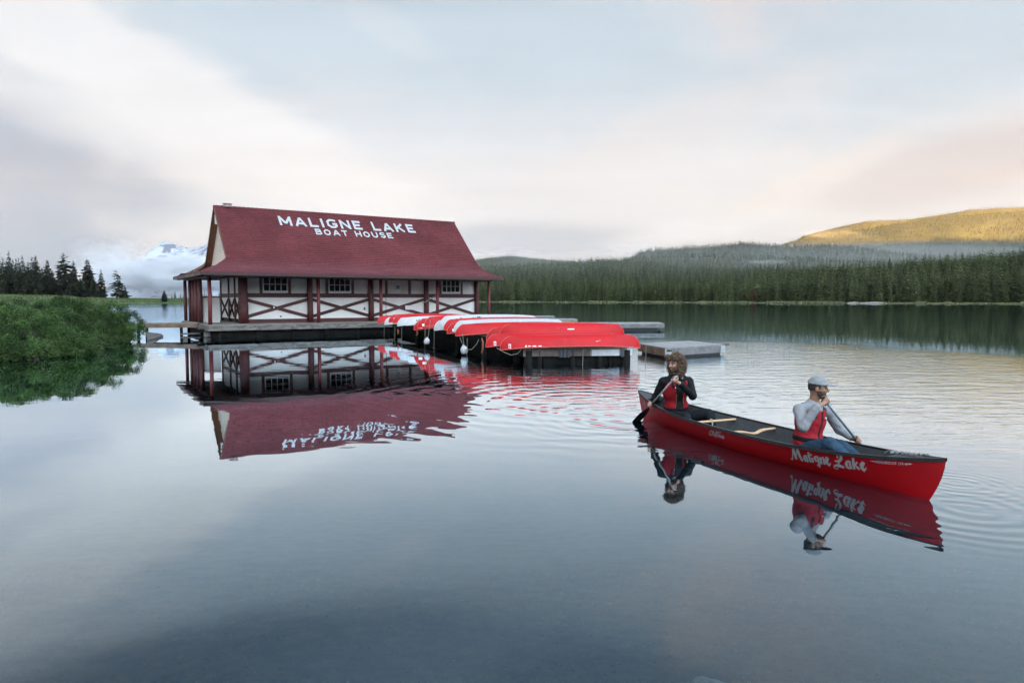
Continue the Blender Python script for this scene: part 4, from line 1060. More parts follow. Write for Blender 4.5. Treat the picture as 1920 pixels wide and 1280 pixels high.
        MB().add([(a_out, EAVE_B, EAVE_Z - .15), (a_out, mirror(EAVE_B), EAVE_Z - .15), (a_in + .05 * s2, mirror(KINK_B), 4.02), (a_in + .05 * s2, KINK_B, 4.02)], [(0, 1, 2, 3)]).build('soffit', mat('soffit_dark', (1, 1, 1)), H)
    skirt(1.62, EL, 4.52, 1); skirt(18.2, ER, 4.5, 0)
    rf = MB()
    for b in np.arange(.95, 8.4, .62): rf.beam((EL + .02, b, EAVE_Z - .20), (2.2, b, 3.98), .07, .11)
    rf.build('rafters', RED_DARK, H)['kind'] = 'stuff'
    # small fixings on the front wall
    MB().box((a_at(683.5, WB), WB - .03, z_at(683.5, 578.5, WB)), (.11, .03, .19)).build('wall_notice', mat('notice_grey', (.06, .07, .08), .5), H)
    MB().box((a_at(526.5, WB), WB - .012, z_at(526.5, 593, WB)), (.09, .03, .09)).build('wall_outlet', mat('slot_dark', (1, 1, 1)), H)
    MB().box((a_at(513.5, WB), WB - .09, z_at(513.5, 576, WB)), (.07, .05, .13)).build('brace_tag', SASH, H)
    MB().box((a_at(766, WB), WB - .16, z_at(766, 576.5, WB)), (.62, .05, .30)).build('white_board', SASH, H)
    MB().tube([(a_at(723.5, WB), WB - .05, 2.55), (a_at(723.5, WB), WB - .05, 1.0)], .012, 5).build('downpipe_wire', DARKW, H)
boathouse()
p0 = BO + BU * a_at(793, 1.6) + BV * 1.6; p1 = BO + BU * a_at(817, 1.6) + BV * 1.6
tag(MB().tube([(p0.x, p0.y, z_at(793, 568.5, 1.6)), (p1.x, p1.y, z_at(817, 555, 1.6))], .022, 6).build('boat_pole', mat('pale_pole', (.45, .40, .34), .7, .2, 10)), 'thin pale pole slanting across a dark red column above the rack', 'pole')

# letters painted on the roof
def text_mesh(body, offset=0.0, spacing=1.0):
    cu = bpy.data.curves.new('lettering', 'FONT'); cu.body = body; cu.size = 1.0; cu.offset = offset; cu.space_character = spacing; cu.resolution_u = 3
    ob = bpy.data.objects.new('lettering', cu); COL.objects.link(ob); bpy.context.view_layer.update()
    me = bpy.data.meshes.new_from_object(ob.evaluated_get(bpy.context.evaluated_depsgraph_get()))
    bpy.data.objects.remove(ob); bpy.data.curves.remove(cu); return me
LETTER = mat('white_lettering', (0.33, 0.345, 0.36), 0.6, 0.06, 6)
def fit_mesh(me, fn):
    xs = [v.co.x for v in me.vertices]; ys = [v.co.y for v in me.vertices]
    x0, x1, y0, y1 = min(xs), max(xs), min(ys), max(ys)
    for v in me.vertices: v.co = fn((v.co.x - x0) / (x1 - x0), (v.co.y - y0) / (y1 - y0))
    me.update(); return me
# bold wide signwriter's capitals, built from strokes on a unit box (w, strokes)
CAPS = {
 'M': (1.22, [[(.12, 0), (.12, 1)], [(.12, .92), (.61, .22)], [(.61, .22), (1.10, .92)], [(1.10, 1), (1.10, 0)]]),
 'A': (1.10, [[(.08, 0), (.55, .93)], [(.55, .93), (1.02, 0)], [(.27, .30), (.83, .30)]]),
 'L': (.88, [[(.12, 1), (.12, .11)], [(.0, .11), (.86, .11)]]),
 'I': (.30, [[(.15, 0), (.15, 1)]]),
 'G': (1.08, [[(.98, .80), (.74, .89), (.40, .89), (.14, .70), (.14, .30), (.40, .11), (.74, .11), (.95, .26), (.95, .46), (.58, .46)]]),
 'N': (1.06, [[(.12, 0), (.12, 1)], [(.12, .90), (.94, .10)], [(.94, 0), (.94, 1)]]),
 'E': (.92, [[(.12, 0), (.12, 1)], [(.12, .89), (.86, .89)], [(.12, .51), (.74, .51)], [(.12, .11), (.90, .11)]]),
 'K': (1.04, [[(.12, 0), (.12, 1)], [(.14, .38), (.88, .96)], [(.38, .56), (.94, .04)]]),
 'B': (.98, [[(.12, 0), (.12, 1)], [(.12, .89), (.66, .89), (.80, .76), (.80, .66), (.66, .53), (.12, .53)], [(.66, .53), (.86, .40), (.86, .25), (.70, .11), (.12, .11)]]),
 'O': (1.08, [[(.40, .89), (.68, .89), (.94, .68), (.94, .32), (.68, .11), (.40, .11), (.14, .32), (.14, .68), (.40, .89)]]),
 'T': (.94, [[(.02, .89), (.92, .89)], [(.47, .89), (.47, 0)]]),
 'H': (1.02, [[(.12, 0), (.12, 1)], [(.90, 0), (.90, 1)], [(.12, .5), (.90, .5)]]),
 'U': (1.02, [[(.12, 1), (.12, .34), (.34, .11), (.68, .11), (.90, .34), (.90, 1)]]),
 'S': (.96, [[(.86, .77), (.66, .89), (.32, .89), (.14, .76), (.14, .64), (.32, .53), (.66, .48), (.82, .36), (.82, .24), (.64, .11), (.30, .11), (.10, .24)]]),
 ' ': (.55, []),
}
def stroke_poly(mb, pts, wid, fn, n=1, z=0.0):
    """one flat brush stroke with mitred joints; wid is one width or one per point"""
    P = [Vector((p[0], p[1])) for p in pts]; m = len(P); W = wid if isinstance(wid, (list, tuple)) else [wid] * m
    Lf, Rt = [], []
    closed = (P[0] - P[-1]).length < 1e-6 and m > 3
    for i in range(m):
        a = P[i - 1] if i > 0 else (P[-2] if closed else P[0]); b = P[i + 1] if i < m - 1 else (P[1] if closed else P[-1])
        d0 = (P[i] - a); d1 = (b - P[i])
        if d0.length < 1e-9: d0 = d1
        if d1.length < 1e-9: d1 = d0
        d0 = d0.normalized(); d1 = d1.normalized(); t = (d0 + d1)
        t = d0 if t.length < 1e-6 else t.normalized(); nn = Vector((-t.y, t.x)); co = max(.45, nn.dot(Vector((-d0.y, d0.x))))
        Lf.append(P[i] + nn * W[i] / 2 / co); Rt.append(P[i] - nn * W[i] / 2 / co)
    k = 5
    for i in range(m - 1):
        rows = []
        for j in range(k + 1):
            f = j / k; rows.append([fn(*(Lf[i].lerp(Lf[i + 1], f)), z), fn(*(Rt[i].lerp(Rt[i + 1], f)), z)])
        mb.grid(rows)
def caps_line(text, fn, width, stroke_v=.205, gap=.26):
    """fn(u, v, lift) places the unit line (u 0..1, v 0..1); stroke widths stay even"""
    tot = sum(CAPS[c][0] for c in text) + gap * (len(text) - 1); x = 0; mb = MB(); lift = 0
    for c in text:
        w, st = CAPS[c]
        for s in st:
            lift = (lift + 1) % 4
            stroke_poly(mb, s, stroke_v if c not in 'MANK' else stroke_v * .98, lambda u, v, z, x=x: fn((x + u) / tot, v, .012 * lift * .4))
        x += w + gap
    return mb
def roof_point(px, py):
    o = Vector((0, 0, CAM_H)); d = ray(px, py)
    e = Vector((0, 0, 1)); n = (BV * (RIDGE_Z - KINK_Z) * -1 + e * (RIDGE_B - KINK_B)).normalized()
    q = BO + BV * RIDGE_B + e * RIDGE_Z
    p = o + d * ((q - o).dot(n) / d.dot(n)) - BO
    return p.dot(BU), (RIDGE_Z - p.z) / (RIDGE_Z - KINK_Z)
def roof_lettering(text, left_top, right_bot, name, sv, gap):
    (a0, t0), (a1, t1) = roof_point(*left_top), roof_point(*right_bot)
    print(text, a0, t0, a1, t1)
    nrm = Vector((0, -(RIDGE_Z - KINK_Z), RIDGE_B - KINK_B)).normalized()
    def fn(u, v, lift):
        a = a0 + (a1 - a0) * u; t = t1 + (t0 - t1) * v
        p = Vector((a, RIDGE_B + (KINK_B - RIDGE_B) * t, RIDGE_Z + (KINK_Z - RIDGE_Z) * t)); return p + nrm * (.052 + lift)
    caps_line(text, fn, 1, sv, gap).build(name, LETTER, house)
roof_lettering('MALIGNE LAKE', (519.5, 406), (780.5, 438), 'roof_lettering', .225, .29)
roof_lettering('BOAT HOUSE', (589, 430), (738, 448.5), 'roof_lettering', .225, .33)

# ---------------------------------------------------------------- canoes
class Hull:
    def __init__(s, L, B, d0, d1, rake=.07, rocker=.03, rk=4, rp=1.7):
        s.rk, s.rp = rk, rp
        s.L, s.B, s.d0, s.d1, s.rake, s.rocker = L, B, d0, d1, rake, rocker
    def pt(s, xi, tau, side=1, inset=0.0):
        a = abs(xi); zk = s.rocker * a ** s.rk; zs = s.d0 + (s.d1 - s.d0) * a ** 2.8
        z = zk + tau * (zs - zk)
        x = xi * s.L / 2 * (1 - s.rake * a ** 8 * (1 - tau) ** s.rp)
        bs = s.B / 2 * max(0.0, 1 - a ** 2.3) ** .88 + .006
        p = .36 + .45 * a ** 1.3
        y = bs * (tau ** p) * (1 - .03 * tau * (1 - a))
        return Vector((x, side * max(0.002, y - inset), z + inset * .8 * (1 - tau)))
    def shell(s, nx=49, nt=11, inset=0.0):
        mb = MB(); xs = [math.sin(v * math.pi / 2) for v in np.linspace(-1, 1, nx)]
        ts = [(k / (nt - 1)) ** 2.2 for k in range(nt)]
        rows = []
        for xi in xs:
            xi = xi * (1 - inset * .6)
            rows.append([s.pt(xi, t, -1, inset) for t in ts[::-1]] + [s.pt(xi, t, 1, inset) for t in ts[1:]])
        mb.grid(rows, flip=(inset > 0)); return mb
    def gunwale(s, r=.016, up=.0, n=49):
        mb = MB(); xs = [math.sin(v * math.pi / 2) for v in np.linspace(-1, 1, n)]
        for sd in (-1, 1):
            rows = []
            for xi in xs:
                p = s.pt(xi, 1.0, sd); o = [(-r * .9, -r * 1.5), (r * 1.1, -r * 1.5), (r * 1.1, r * .8), (-r * .9, r * .8)]
                rows.append([(p.x, p.y + sd * a, p.z + b + up) for a, b in o + o[:1]])
            mb.grid(rows, flip=(sd > 0))
        return mb
    def deck(s, sgn, x0=.82):
        mb = MB(); rows = []
        for f in np.linspace(0, 1, 8):
            xi = sgn * (x0 + (1 - x0) * f); l = s.pt(xi, 1, -1); r = s.pt(xi, 1, 1)
            rows.append([(l.x, l.y, l.z + .006), (l.x + sgn * .03 * (1 - f), 0, l.z + .02 + .012 * (1 - f)), (r.x, r.y, r.z + .006)])
        l = rows[0]; mb.grid([[(p[0], p[1], p[2] - .05) for p in l]] + rows, flip=(sgn > 0)); return mb

CAN_RED = mat('red_canoe_skin', (0.36, 0.004, 0.008), 0.42, 0.10, 2.5, 0.0012, 9, spec=0.2, objvar=.12, wear=((.44, .045, .05), 6, .62, .74))
CAN_WHITE = mat('white_canoe_skin', (0.34, 0.355, 0.37), 0.45, 0.05, 3, objvar=.06, wear=((.60, .62, .64), 5, .58, .75))
CAN_EDGE = mat('canoe_edge_red', (0.48, 0.08, 0.06), 0.5, 0.1, 6)
CAN_EDGEW = mat('canoe_edge_white', (0.45, 0.46, 0.47), 0.5, 0.05, 6)
STICK = mat('white_sticker', (0.75, 0.75, 0.75), 0.5, 0.05, 20)
INK = mat('dark_ink', (0.012, 0.016, 0.028), 0.5, 0.2, 20)
BLACKV = mat('black_vinyl', (0.010, 0.012, 0.014), 0.42, 0.3, 10, spec=.3)

def affine(src, dst):
    A = np.array([[x, y, 1] for x, y in src]); return np.linalg.solve(A, np.array(dst))
SCRIPT = [  # brush lettering: strokes of (x, y, width)
    [(205, 438, 40), (225, 440, 46), (252, 425, 24), (300, 320, 22), (335, 245, 40)], [(342, 210, 60), (345, 300, 60), (345, 440, 56)], [(352, 425, 18), (385, 330, 18), (425, 250, 26)], [(440, 225, 62), (445, 340, 62), (462, 475, 54)], [(462, 478, 30), (485, 455, 22), (505, 425, 14)],
    [(598, 352, 26), (560, 372, 44), (542, 415, 56), (548, 462, 50), (580, 485, 26), (600, 450, 18)], [(604, 352, 40), (598, 420, 42), (600, 492, 44)],
    [(668, 290, 40), (660, 400, 52), (658, 500, 46)], [(716, 405, 44), (712, 460, 46), (712, 504, 40)], [(717, 328, 36), (718, 362, 36)],
    [(828, 372, 26), (790, 385, 44), (772, 420, 52), (788, 465, 40), (818, 470, 22)], [(840, 370, 34), (838, 460, 44), (832, 540, 44), (812, 585, 34), (780, 556, 20), (800, 530, 14)],
    [(892, 392, 44), (888, 460, 46), (884, 532, 44)], [(896, 450, 14), (925, 408, 26), (952, 404, 40), (954, 470, 46), (950, 540, 44)],
    [(1008, 478, 18), (1045, 455, 22), (1056, 415, 30), (1030, 398, 38), (1005, 440, 52), (1010, 510, 56), (1040, 550, 40), (1072, 520, 24), (1080, 492, 14)],
    [(1240, 412, 30), (1250, 355, 26), (1285, 325, 30), (1318, 352, 40), (1312, 415, 52), (1272, 462, 50), (1215, 470, 38), (1172, 462, 20)], [(1250, 470, 30), (1242, 520, 28), (1238, 555, 30)], [(1140, 556, 34), (1200, 552, 54), (1265, 562, 56), (1330, 590, 44)], [(1135, 562, 26), (1128, 600, 20), (1165, 622, 18), (1212, 606, 18)],
    [(1448, 458, 26), (1405, 478, 44), (1384, 525, 58), (1392, 580, 52), (1425, 606, 28), (1448, 570, 16)], [(1456, 458, 40), (1455, 530, 44), (1462, 615, 42)],
    [(1532, 400, 40), (1522, 510, 50), (1516, 618, 44)], [(1525, 565, 16), (1560, 520, 28), (1594, 482, 40)], [(1550, 545, 24), (1585, 588, 44), (1612, 622, 46)],
    [(1655, 572, 16), (1695, 545, 22), (1710, 505, 30), (1684, 488, 38), (1655, 530, 54), (1662, 600, 58), (1692, 640, 40), (1722, 610, 24), (1732, 580, 14)]]
def script_lettering(fn, strokes=SCRIPT):
    mb = MB(); k = 0
    for s in strokes:
        k += 1; stroke_poly(mb, [(a, b) for a, b, _ in s], [w for _, _, w in s], lambda x, y, z, k=k: fn(x, y, .0004 * (k % 4)))
    return mb

# ---- overturned canoes on the rack dock
RACK = Hull(4.95, .90, .40, .53, .10, .085, 2.6, 2.6)
def flipped(me):
    for v in me.vertices: v.co = (v.co.x, -v.co.y, RACK.d0 - v.co.z)
    me.update(); return me
def rack_meshes(colname, skin, edge):
    h = flipped(RACK.shell(41, 9).mesh('canoe_hull_' + colname, True)); h.materials.append(skin)
    g = flipped(RACK.gunwale(.013).mesh('canoe_gunwale_' + colname)); g.materials.append(edge)
    st = MB()
    for s in (-1, 1):
        st.tube([RACK.pt(s, t, 1) + Vector((s * .004, -.006, 0)) for t in np.linspace(0, 1, 9)] , .013, 6)
        st.tube([RACK.pt(s * f, 0, 1) + Vector((0, -.002, -.004)) for f in (1.0, .985, .96, .92, .85)], [.013, .012, .01, .008, .003], 6)
    b = flipped(st.mesh('canoe_stem_band_' + colname, True)); b.materials.append(edge)
    return h, g, b
RM = {'r': rack_meshes('red', CAN_RED, CAN_EDGE), 'w': rack_meshes('white', CAN_WHITE, CAN_EDGEW)}
def hull_side(h, x, z, side):
    """point on the skin at length x and height z (plus its outward offset)"""
    xi = max(-1, min(1, 2 * x / h.L))
    for _ in range(6):
        a = abs(xi); zk = h.rocker * a ** h.rk; zs = h.d0 + (h.d1 - h.d0) * a ** 2.8; tau = min(1, max(0.001, (z - zk) / (zs - zk)))
        xi = max(-1, min(1, (2 * x / h.L) / (1 - h.rake * a ** 8 * (1 - tau) ** h.rp)))
    p = h.pt(xi, tau, side); q = h.pt(xi, min(1, tau + .02), side); u = h.pt(min(.999, xi + .01), tau, side) if xi < .98 else h.pt(xi - .01, tau, side)
    n = (q - p).cross(u - p); n.normalize()
    if n.y * side < 0: n = -n
    return p, n
# left tip (picture column and row), depth of tip, yaw, colour, label
ROW = [
    (708, 606.5, 43.3, 31, 'r', 'red canoe overturned first in the row, nearest the boathouse deck'),
    (721, 608.5, 42.0, 31, 'w', 'white canoe second from the boathouse, only its rounded tip showing'),
    (729, 605, 40.6, 30, 'r', 'third overturned canoe from the boathouse, red with a white sticker at its tip'),
    (737, 606.5, 39.4, 30, 'r', 'fourth overturned canoe from the boathouse, plain red beside two white ones'),
    (745, 611, 38.2, 29, 'w', 'first of two neighbouring white canoes with dark lettering, fifth from the boathouse'),
    (761, 611, 37.0, 28, 'w', 'second of two neighbouring white canoes with dark lettering, sixth from the boathouse'),
    (776, 618, 34.9, 27, 'r', 'red canoe with a small white sticker just past the two lettered white ones'),
    (783, 615, 34.0, 26, 'r', 'red canoe with a white sticker, second past the two lettered white ones'),
    (796, 612, 33.0, 26, 'r', 'plain bright red canoe before the white pair in the middle of the row'),
    (814, 619, 31.8, 25, 'w', 'white canoe with a blunt white tip in the middle of the row'),
    (826, 612, 31.0, 24, 'w', 'white canoe with dark lettering along its side in the middle of the row'),
    (832, 618, 30.0, 22, 'r', 'red canoe just past the middle white pair'),
    (838, 626, 28.9, 20, 'r', 'red canoe with a square white sticker beside the last white one'),
    (851, 622, 28.2, 18, 'w', 'last white canoe towards the near end, wedged between red ones'),
    (854, 629.5, 27.2, 17, 'r', 'red canoe next to the last white one, sixth from the near end'),
    (884, 630, 27.4, 14, 'r', 'red canoe fifth from the near end with a long curved keel line'),
    (912, 637, 26.4, 11, 'r', 'red canoe fourth from the near end behind the numbered one'),
    (937, 631, 26.1, 9, 'r', 'red canoe third from the near end with a faded white mark on its side'),
    (911, 651, 24.3, 8, 'r', 'red canoe second from the near end with a white number tag'),
    (938, 655.5, 23.4, 7, 'r', 'nearest red overturned canoe with white tag and small white writing')]
DOCKPTS = []
for i, (px, row, Y, yaw, cl, lab) in enumerate(ROW):
    tip = at(px, row, Y); yw = R(yaw)
    u = Vector((math.cos(yw), math.sin(yw), 0)); c = tip + u * (RACK.L / 2); zg = tip.z + (RACK.d1 - RACK.d0)
    root = empty('overturned_canoe', (c.x, c.y, zg), yw); tag(root, lab, 'canoe', 'overturned canoes on the rack dock')
    root.rotation_euler.x = R((-3, 2, 4, -2, 1)[i % 5]); root.rotation_euler.y = R((0.4, -.5, .2, 0, -.3)[i % 5])
    h, g, b = RM[cl]
    link('hull', h, None, root); link('gunwale', g, None, root); link('stem_band', b, None, root)
    DOCKPTS.append((c, u, zg))
    # stickers and writing, upside down with the hull; local y of the flipped hull: the camera sees its -y side
    def fl(x, z, side=1, off=.004):
        p, n = hull_side(RACK, x, z, side); p = p + n * off; return Vector((p.x, -p.y, RACK.d0 - p.z))
    def stick(x0, x1, z0, z1, m=STICK, name='sticker', off=.004):
        rows = [[fl(x0 + (x1 - x0) * k / 4, z0 + (z1 - z0) * j / 2, 1, off) for k in range(5)] for j in range(3)]
        return MB().grid(rows).build(name, m, root)
    if i in (2, 6, 7, 12): stick(-2.26, -2.08, .32, .43) if i != 2 else stick(-2.2, -1.86, .24, .36)
    if i in (18, 19):
        stick(-2.20, -2.12, .32, .46); stick(-2.185, -2.135, .345, .38, CAN_RED, 'tag_digit', .006); stick(-2.185, -2.135, .395, .435, CAN_RED, 'tag_digit', .006)
    if i == 19:
        p = fl(-1.62, .385); mb = MB(); mb.tube([p + Vector((0, .004, 0)), p - Vector((0, .008, 0))], .036, 10); mb.build('round_badge', STICK, root)
        for x0, x1 in ((-1.55, -1.46), (-1.40, -1.28), (-1.20, -1.10)): stick(x0, x1, .365, .395, STICK, 'registration_mark')
    if i == 17: stick(.10, .36, .20, .235, STICK, 'faded_mark')
    if cl == 'w' and i in (4, 5, 10):
        # brush script, overturned together with the hull
        script_lettering(lambda x, y, o: fl(-.35 - x / 1730 * 1.6 + .0, .10 + (y - 210) / 430 * .20, 1, .004 + o)).build('hull_lettering', INK, root)

# small overturned script on the nearest canoe
def _tiny():
    mb = MB(); root = [o for o in bpy.data.objects if o.get('label', '').startswith('nearest red overturned')][0]
    for k, st in enumerate(SCRIPT[:9:2] + SCRIPT[10:18:2]):
        def f(x, y, z, k=k):
            p, n = hull_side(RACK, 1.0 - x / 1730 * .30, .20 + (y - 210) / 430 * .07, 1); p = p + n * (.004 + .0004 * (k % 4)); return Vector((p.x, -p.y, RACK.d0 - p.z))
        stroke_poly(mb, [(a, b) for a, b, _ in st], [w for _, _, w in st], f)
    mb.build('hull_lettering', STICK, root)
_tiny()

# ---- the rack dock below them
def rack_dock():
    t = empty('rack_dock', (DOCKPTS[-1][0].x, DOCKPTS[-1][0].y, 0)); o = t.location
    tag(t, 'long weathered dock carrying the row of overturned canoes', 'dock')
    wood = DECKW; L = []; Rr = []
    for i in (0, 4, 9, 14, 16, 18):
        c, u, z = DOCKPTS[i]; L.append(c - u * 1.45); Rr.append(c + u * 1.9)
        L[-1].z = Rr[-1].z = z - .10
    # last section reaches just past the nearest canoe
    c, u, z = DOCKPTS[19]; v = Vector((u.y, -u.x, 0))
    pl = c - u * 1.7 + v * .10; pr = c + u * 2.16 + v * .10; pl.z = pr.z = z - .06; L.append(pl); Rr.append(pr)
    top = MB(); n = 0
    for i in range(len(L) - 1):
        d = (L[i + 1] - L[i]).length; m = max(1, int(d / .16))
        for k in range(m):
            f0, f1 = k / m, (k + .93) / m
            a0, a1 = L[i].lerp(L[i + 1], f0), L[i].lerp(L[i + 1], f1); b0, b1 = Rr[i].lerp(Rr[i + 1], f0), Rr[i].lerp(Rr[i + 1], f1)
            top._t = RND.random(); dz = Vector((0, 0, .05)); P = [a0, a1, b1, b0]
            top.add([p - o for p in P] + [p - o - dz for p in P], [(0, 1, 2, 3), (7, 6, 5, 4), (0, 4, 5, 1), (1, 5, 6, 2), (2, 6, 7, 3), (3, 7, 4, 0)])
    top.build('dock_planks', wood, t, tone=True)['kind'] = 'stuff'
    for i in range(len(L) - 1):
        for S, sg in ((L, 1), (Rr, -1)):
            a, b = S[i] - o, S[i + 1] - o
            MB().beam(a - Vector((0, 0, .18)), b - Vector((0, 0, .18)), .07, .24).build('side_beam', DARKW, t)
    for i in range(len(L)):
        for S in (L, Rr):
            p = S[i].lerp((L[i] + Rr[i]) / 2, .1) - o; MB().tube([(p.x, p.y, -1.5), (p.x, p.y, p.z - .1)], .13, 10).build('pile', DARKW, t, smooth=True)
        m = (L[i] + Rr[i]) / 2 - o
    # two long rails on which the gunwales rest
    for f in (.22, .72):
        for i in range(len(L) - 1):
            a = L[i].lerp(Rr[i], f) - o; b = L[i + 1].lerp(Rr[i + 1], f) - o
            MB().beam(a + Vector((0, 0, .04)), b + Vector((0, 0, .04)), .10, .08).build('rack_rail', DECKW, t)
    # dark walls added below stand in for the shade under the planks
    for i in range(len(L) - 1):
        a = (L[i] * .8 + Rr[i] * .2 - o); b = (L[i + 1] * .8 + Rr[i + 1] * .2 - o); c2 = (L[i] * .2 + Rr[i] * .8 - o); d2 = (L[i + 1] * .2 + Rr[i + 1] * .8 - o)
        for p, q in ((a, b), (c2, d2)): MB().beam(Vector((p.x, p.y, .12)), Vector((q.x, q.y, .12)), .12, .62).build('dark_void_fill', DARKW, t)
    # the front face: boards, brackets and a white patch
    a, b = L[-1] - o, Rr[-1] - o; d = (b - a).normalized(); f = Vector((d.y, -d.x, 0)); W = (b - a).length
    dn = Vector((0, 0, -1))
    FB = mat('front_board_stain', (.10, .078, .07), .85, .3, 3, .003, 15, wear=((.17, .16, .155), 4, .5, .7))
    cuts = [0, .33, .60, 1.0]
    for k in range(3):
        p0, p1 = a + d * W * cuts[k], a + d * W * cuts[k + 1]
        MB().beam(p0 + f * .035 + dn * .17 + d * .006, p1 + f * .035 + dn * .17 - d * .006, .06, .26).build('front_board', FB if k < 2 else mat('front_board_grey', (.15, .155, .16), .85, .25, 3), t)
    MB().beam(a + f * .05 + dn * .015, b + f * .05 + dn * .015, .11, .035).build('edge_strip', mat('edge_strip_grey', (.27, .28, .29), .7, .15, 5), t)
    MB().beam(a + d * W * .62 + f * .072 + dn * .19, a + d * W * .875 + f * .072 + dn * .19, .012, .22).build('white_patch', mat('patch_white', (.42, .44, .46), .6, .1, 4), t)
    MB().beam(a + d * W * .945 + f * .072 + dn * .17, a + d * W * .998 + f * .072 + dn * .17, .012, .26).build('white_patch', mat('patch_white', (1, 1, 1)), t)
    for s in (.34, .375, .41, .905):
        MB().box(a + d * W * s + f * .09 + dn * .19, (.11, .05, .30), Matrix((d, f, Vector((0, 0, 1)))).transposed()).build('bracket', mat('bracket_dark', (.03, .035, .04), .6, .3, 10), t)
    MB().beam(Vector((a.x, a.y, .10)) - f * .10 + d * .05, Vector((b.x, b.y, .10)) - f * .10 - d * .05, .1, .80).build('dark_void_fill', DARKW, t)  # added dark wall, stands in for the shade behind the front boards
    for s in (.15, .45, .70, .93):
        p = a + d * W * s - f * .02; MB().tube([(p.x, p.y, -1.4), (p.x, p.y, p.z - .1)], .09, 8).build('pile', DARKW, t, smooth=True)
rack_dock()

# ---- floats, ropes and hooks below the canoe tips
ROPE = mat('grey_rope', (.17, .17, .14), .9, .2, 30)
def buoy(px, row, Y, h, lab):
    c = at(px, row, Y); t = empty('float_jug', c)
    prof = [(0, -.5), (.26, -.5), (.36, -.42), (.40, -.15), (.37, .12), (.24, .30), (.11, .38), (.10, .5), (0, .5)]
    rows = [[(r * h * (math.cos(a) * 1.05), r * h * math.sin(a) * .8, z * h) for a in np.linspace(0, 2 * math.pi, 15)] for r, z in prof]
    mb = MB().grid(rows)
    mb.build('jug_body', mat('jug_plastic', (.40, .42, .44), .5, .15, 8, .01, 9), t, smooth=True)
    MB().tube([(.02, 0, h * .48), (.03, -.02, h * .62), (.03, -.02, .95 if Y > 29 else .62)], .012, 5).build('jug_rope', ROPE, t)
    tag(t, lab, 'float', 'white floats hanging below the canoe tips'); t.rotation_euler = (0, R(8 if Y > 29 else -10), .4)
buoy(800.5, 638.5, 30.6, .32, 'white plastic float hanging higher below the white pair of canoes')
buoy(870, 654.5, 27.0, .36, 'white plastic float hanging lowest near the water below the red canoes')
for px, r0, r1, Y, lab in [(720.5, 611, 650, 41.6, 'thin rope hanging into the water farthest left by the deck'), (740.5, 611, 655, 38.9, 'thin rope hanging from the fourth canoe into the water'), (753.5, 613, 655, 37.5, 'thin rope hanging between the two lettered white canoes'),
                      (814, 620, 664, 31.6, 'pale rope hanging straight from the blunt white canoe tip'), (797, 617, 662, 30.9, 'rope running past the higher float into the water'), (876, 634, 668, 26.9, 'thin rope hanging beside the lower float'),
                      (1211, 647, 684, 25.0, 'pale rope hanging at the corner of the brown float dock'), (1093, 655, 688, 22.9, 'thin rope hanging from the front of the rack dock')]:
    p0, p1 = at(px, r0, Y), at(px - 1, r1, Y); p1.z = max(p1.z, -.3)
    tag(MB().tube([p0, p0.lerp(p1, .5) + Vector((.01, 0, 0)), p1], .011, 5, False).build('hanging_rope', ROPE), lab, 'rope', 'ropes hanging from the canoe rack')
for pts, Y, lab in [([(931, 652), (945, 660), (958, 665.5), (970, 663), (981, 651)], 23.3, 'looped pale rope sagging below the nearest canoe'), ([(862, 632), (866, 642), (872, 648)], 26.9, 'short rope curving down to the lower float'), ([(870, 655), (884, 655), (893, 646), (898, 636)], 26.8, 'loose rope arc right of the lower float')]:
    P = [at(x, y, Y) for x, y in pts]
    tag(MB().tube(P, .012, 5, False).build('hanging_rope', ROPE), lab, 'rope', 'ropes hanging from the canoe rack')
for px, r0, r1, Y, lab in [(745, 617, 627, 38.0, 'rusty hook strap hanging by the lettered white canoes'), (781, 620, 629, 34.5, 'orange hook strap hanging below the stickered red canoe'), (903, 633, 662, 25.9, 'dark red hanging tie below the fifth canoe from the near end')]:
    a, b = at(px, r0, Y), at(px, r1, Y)
    tag(MB().tube([a, a.lerp(b, .3) + Vector((.05, 0, 0)), a.lerp(b, .75) + Vector((.04, 0, 0)), b], [.02, .045, .04, .02], 6).build('hook_strap', mat('rust_strap', (.22, .07, .03), .8, .3, 12)), lab, 'strap', 'straps below the canoes')

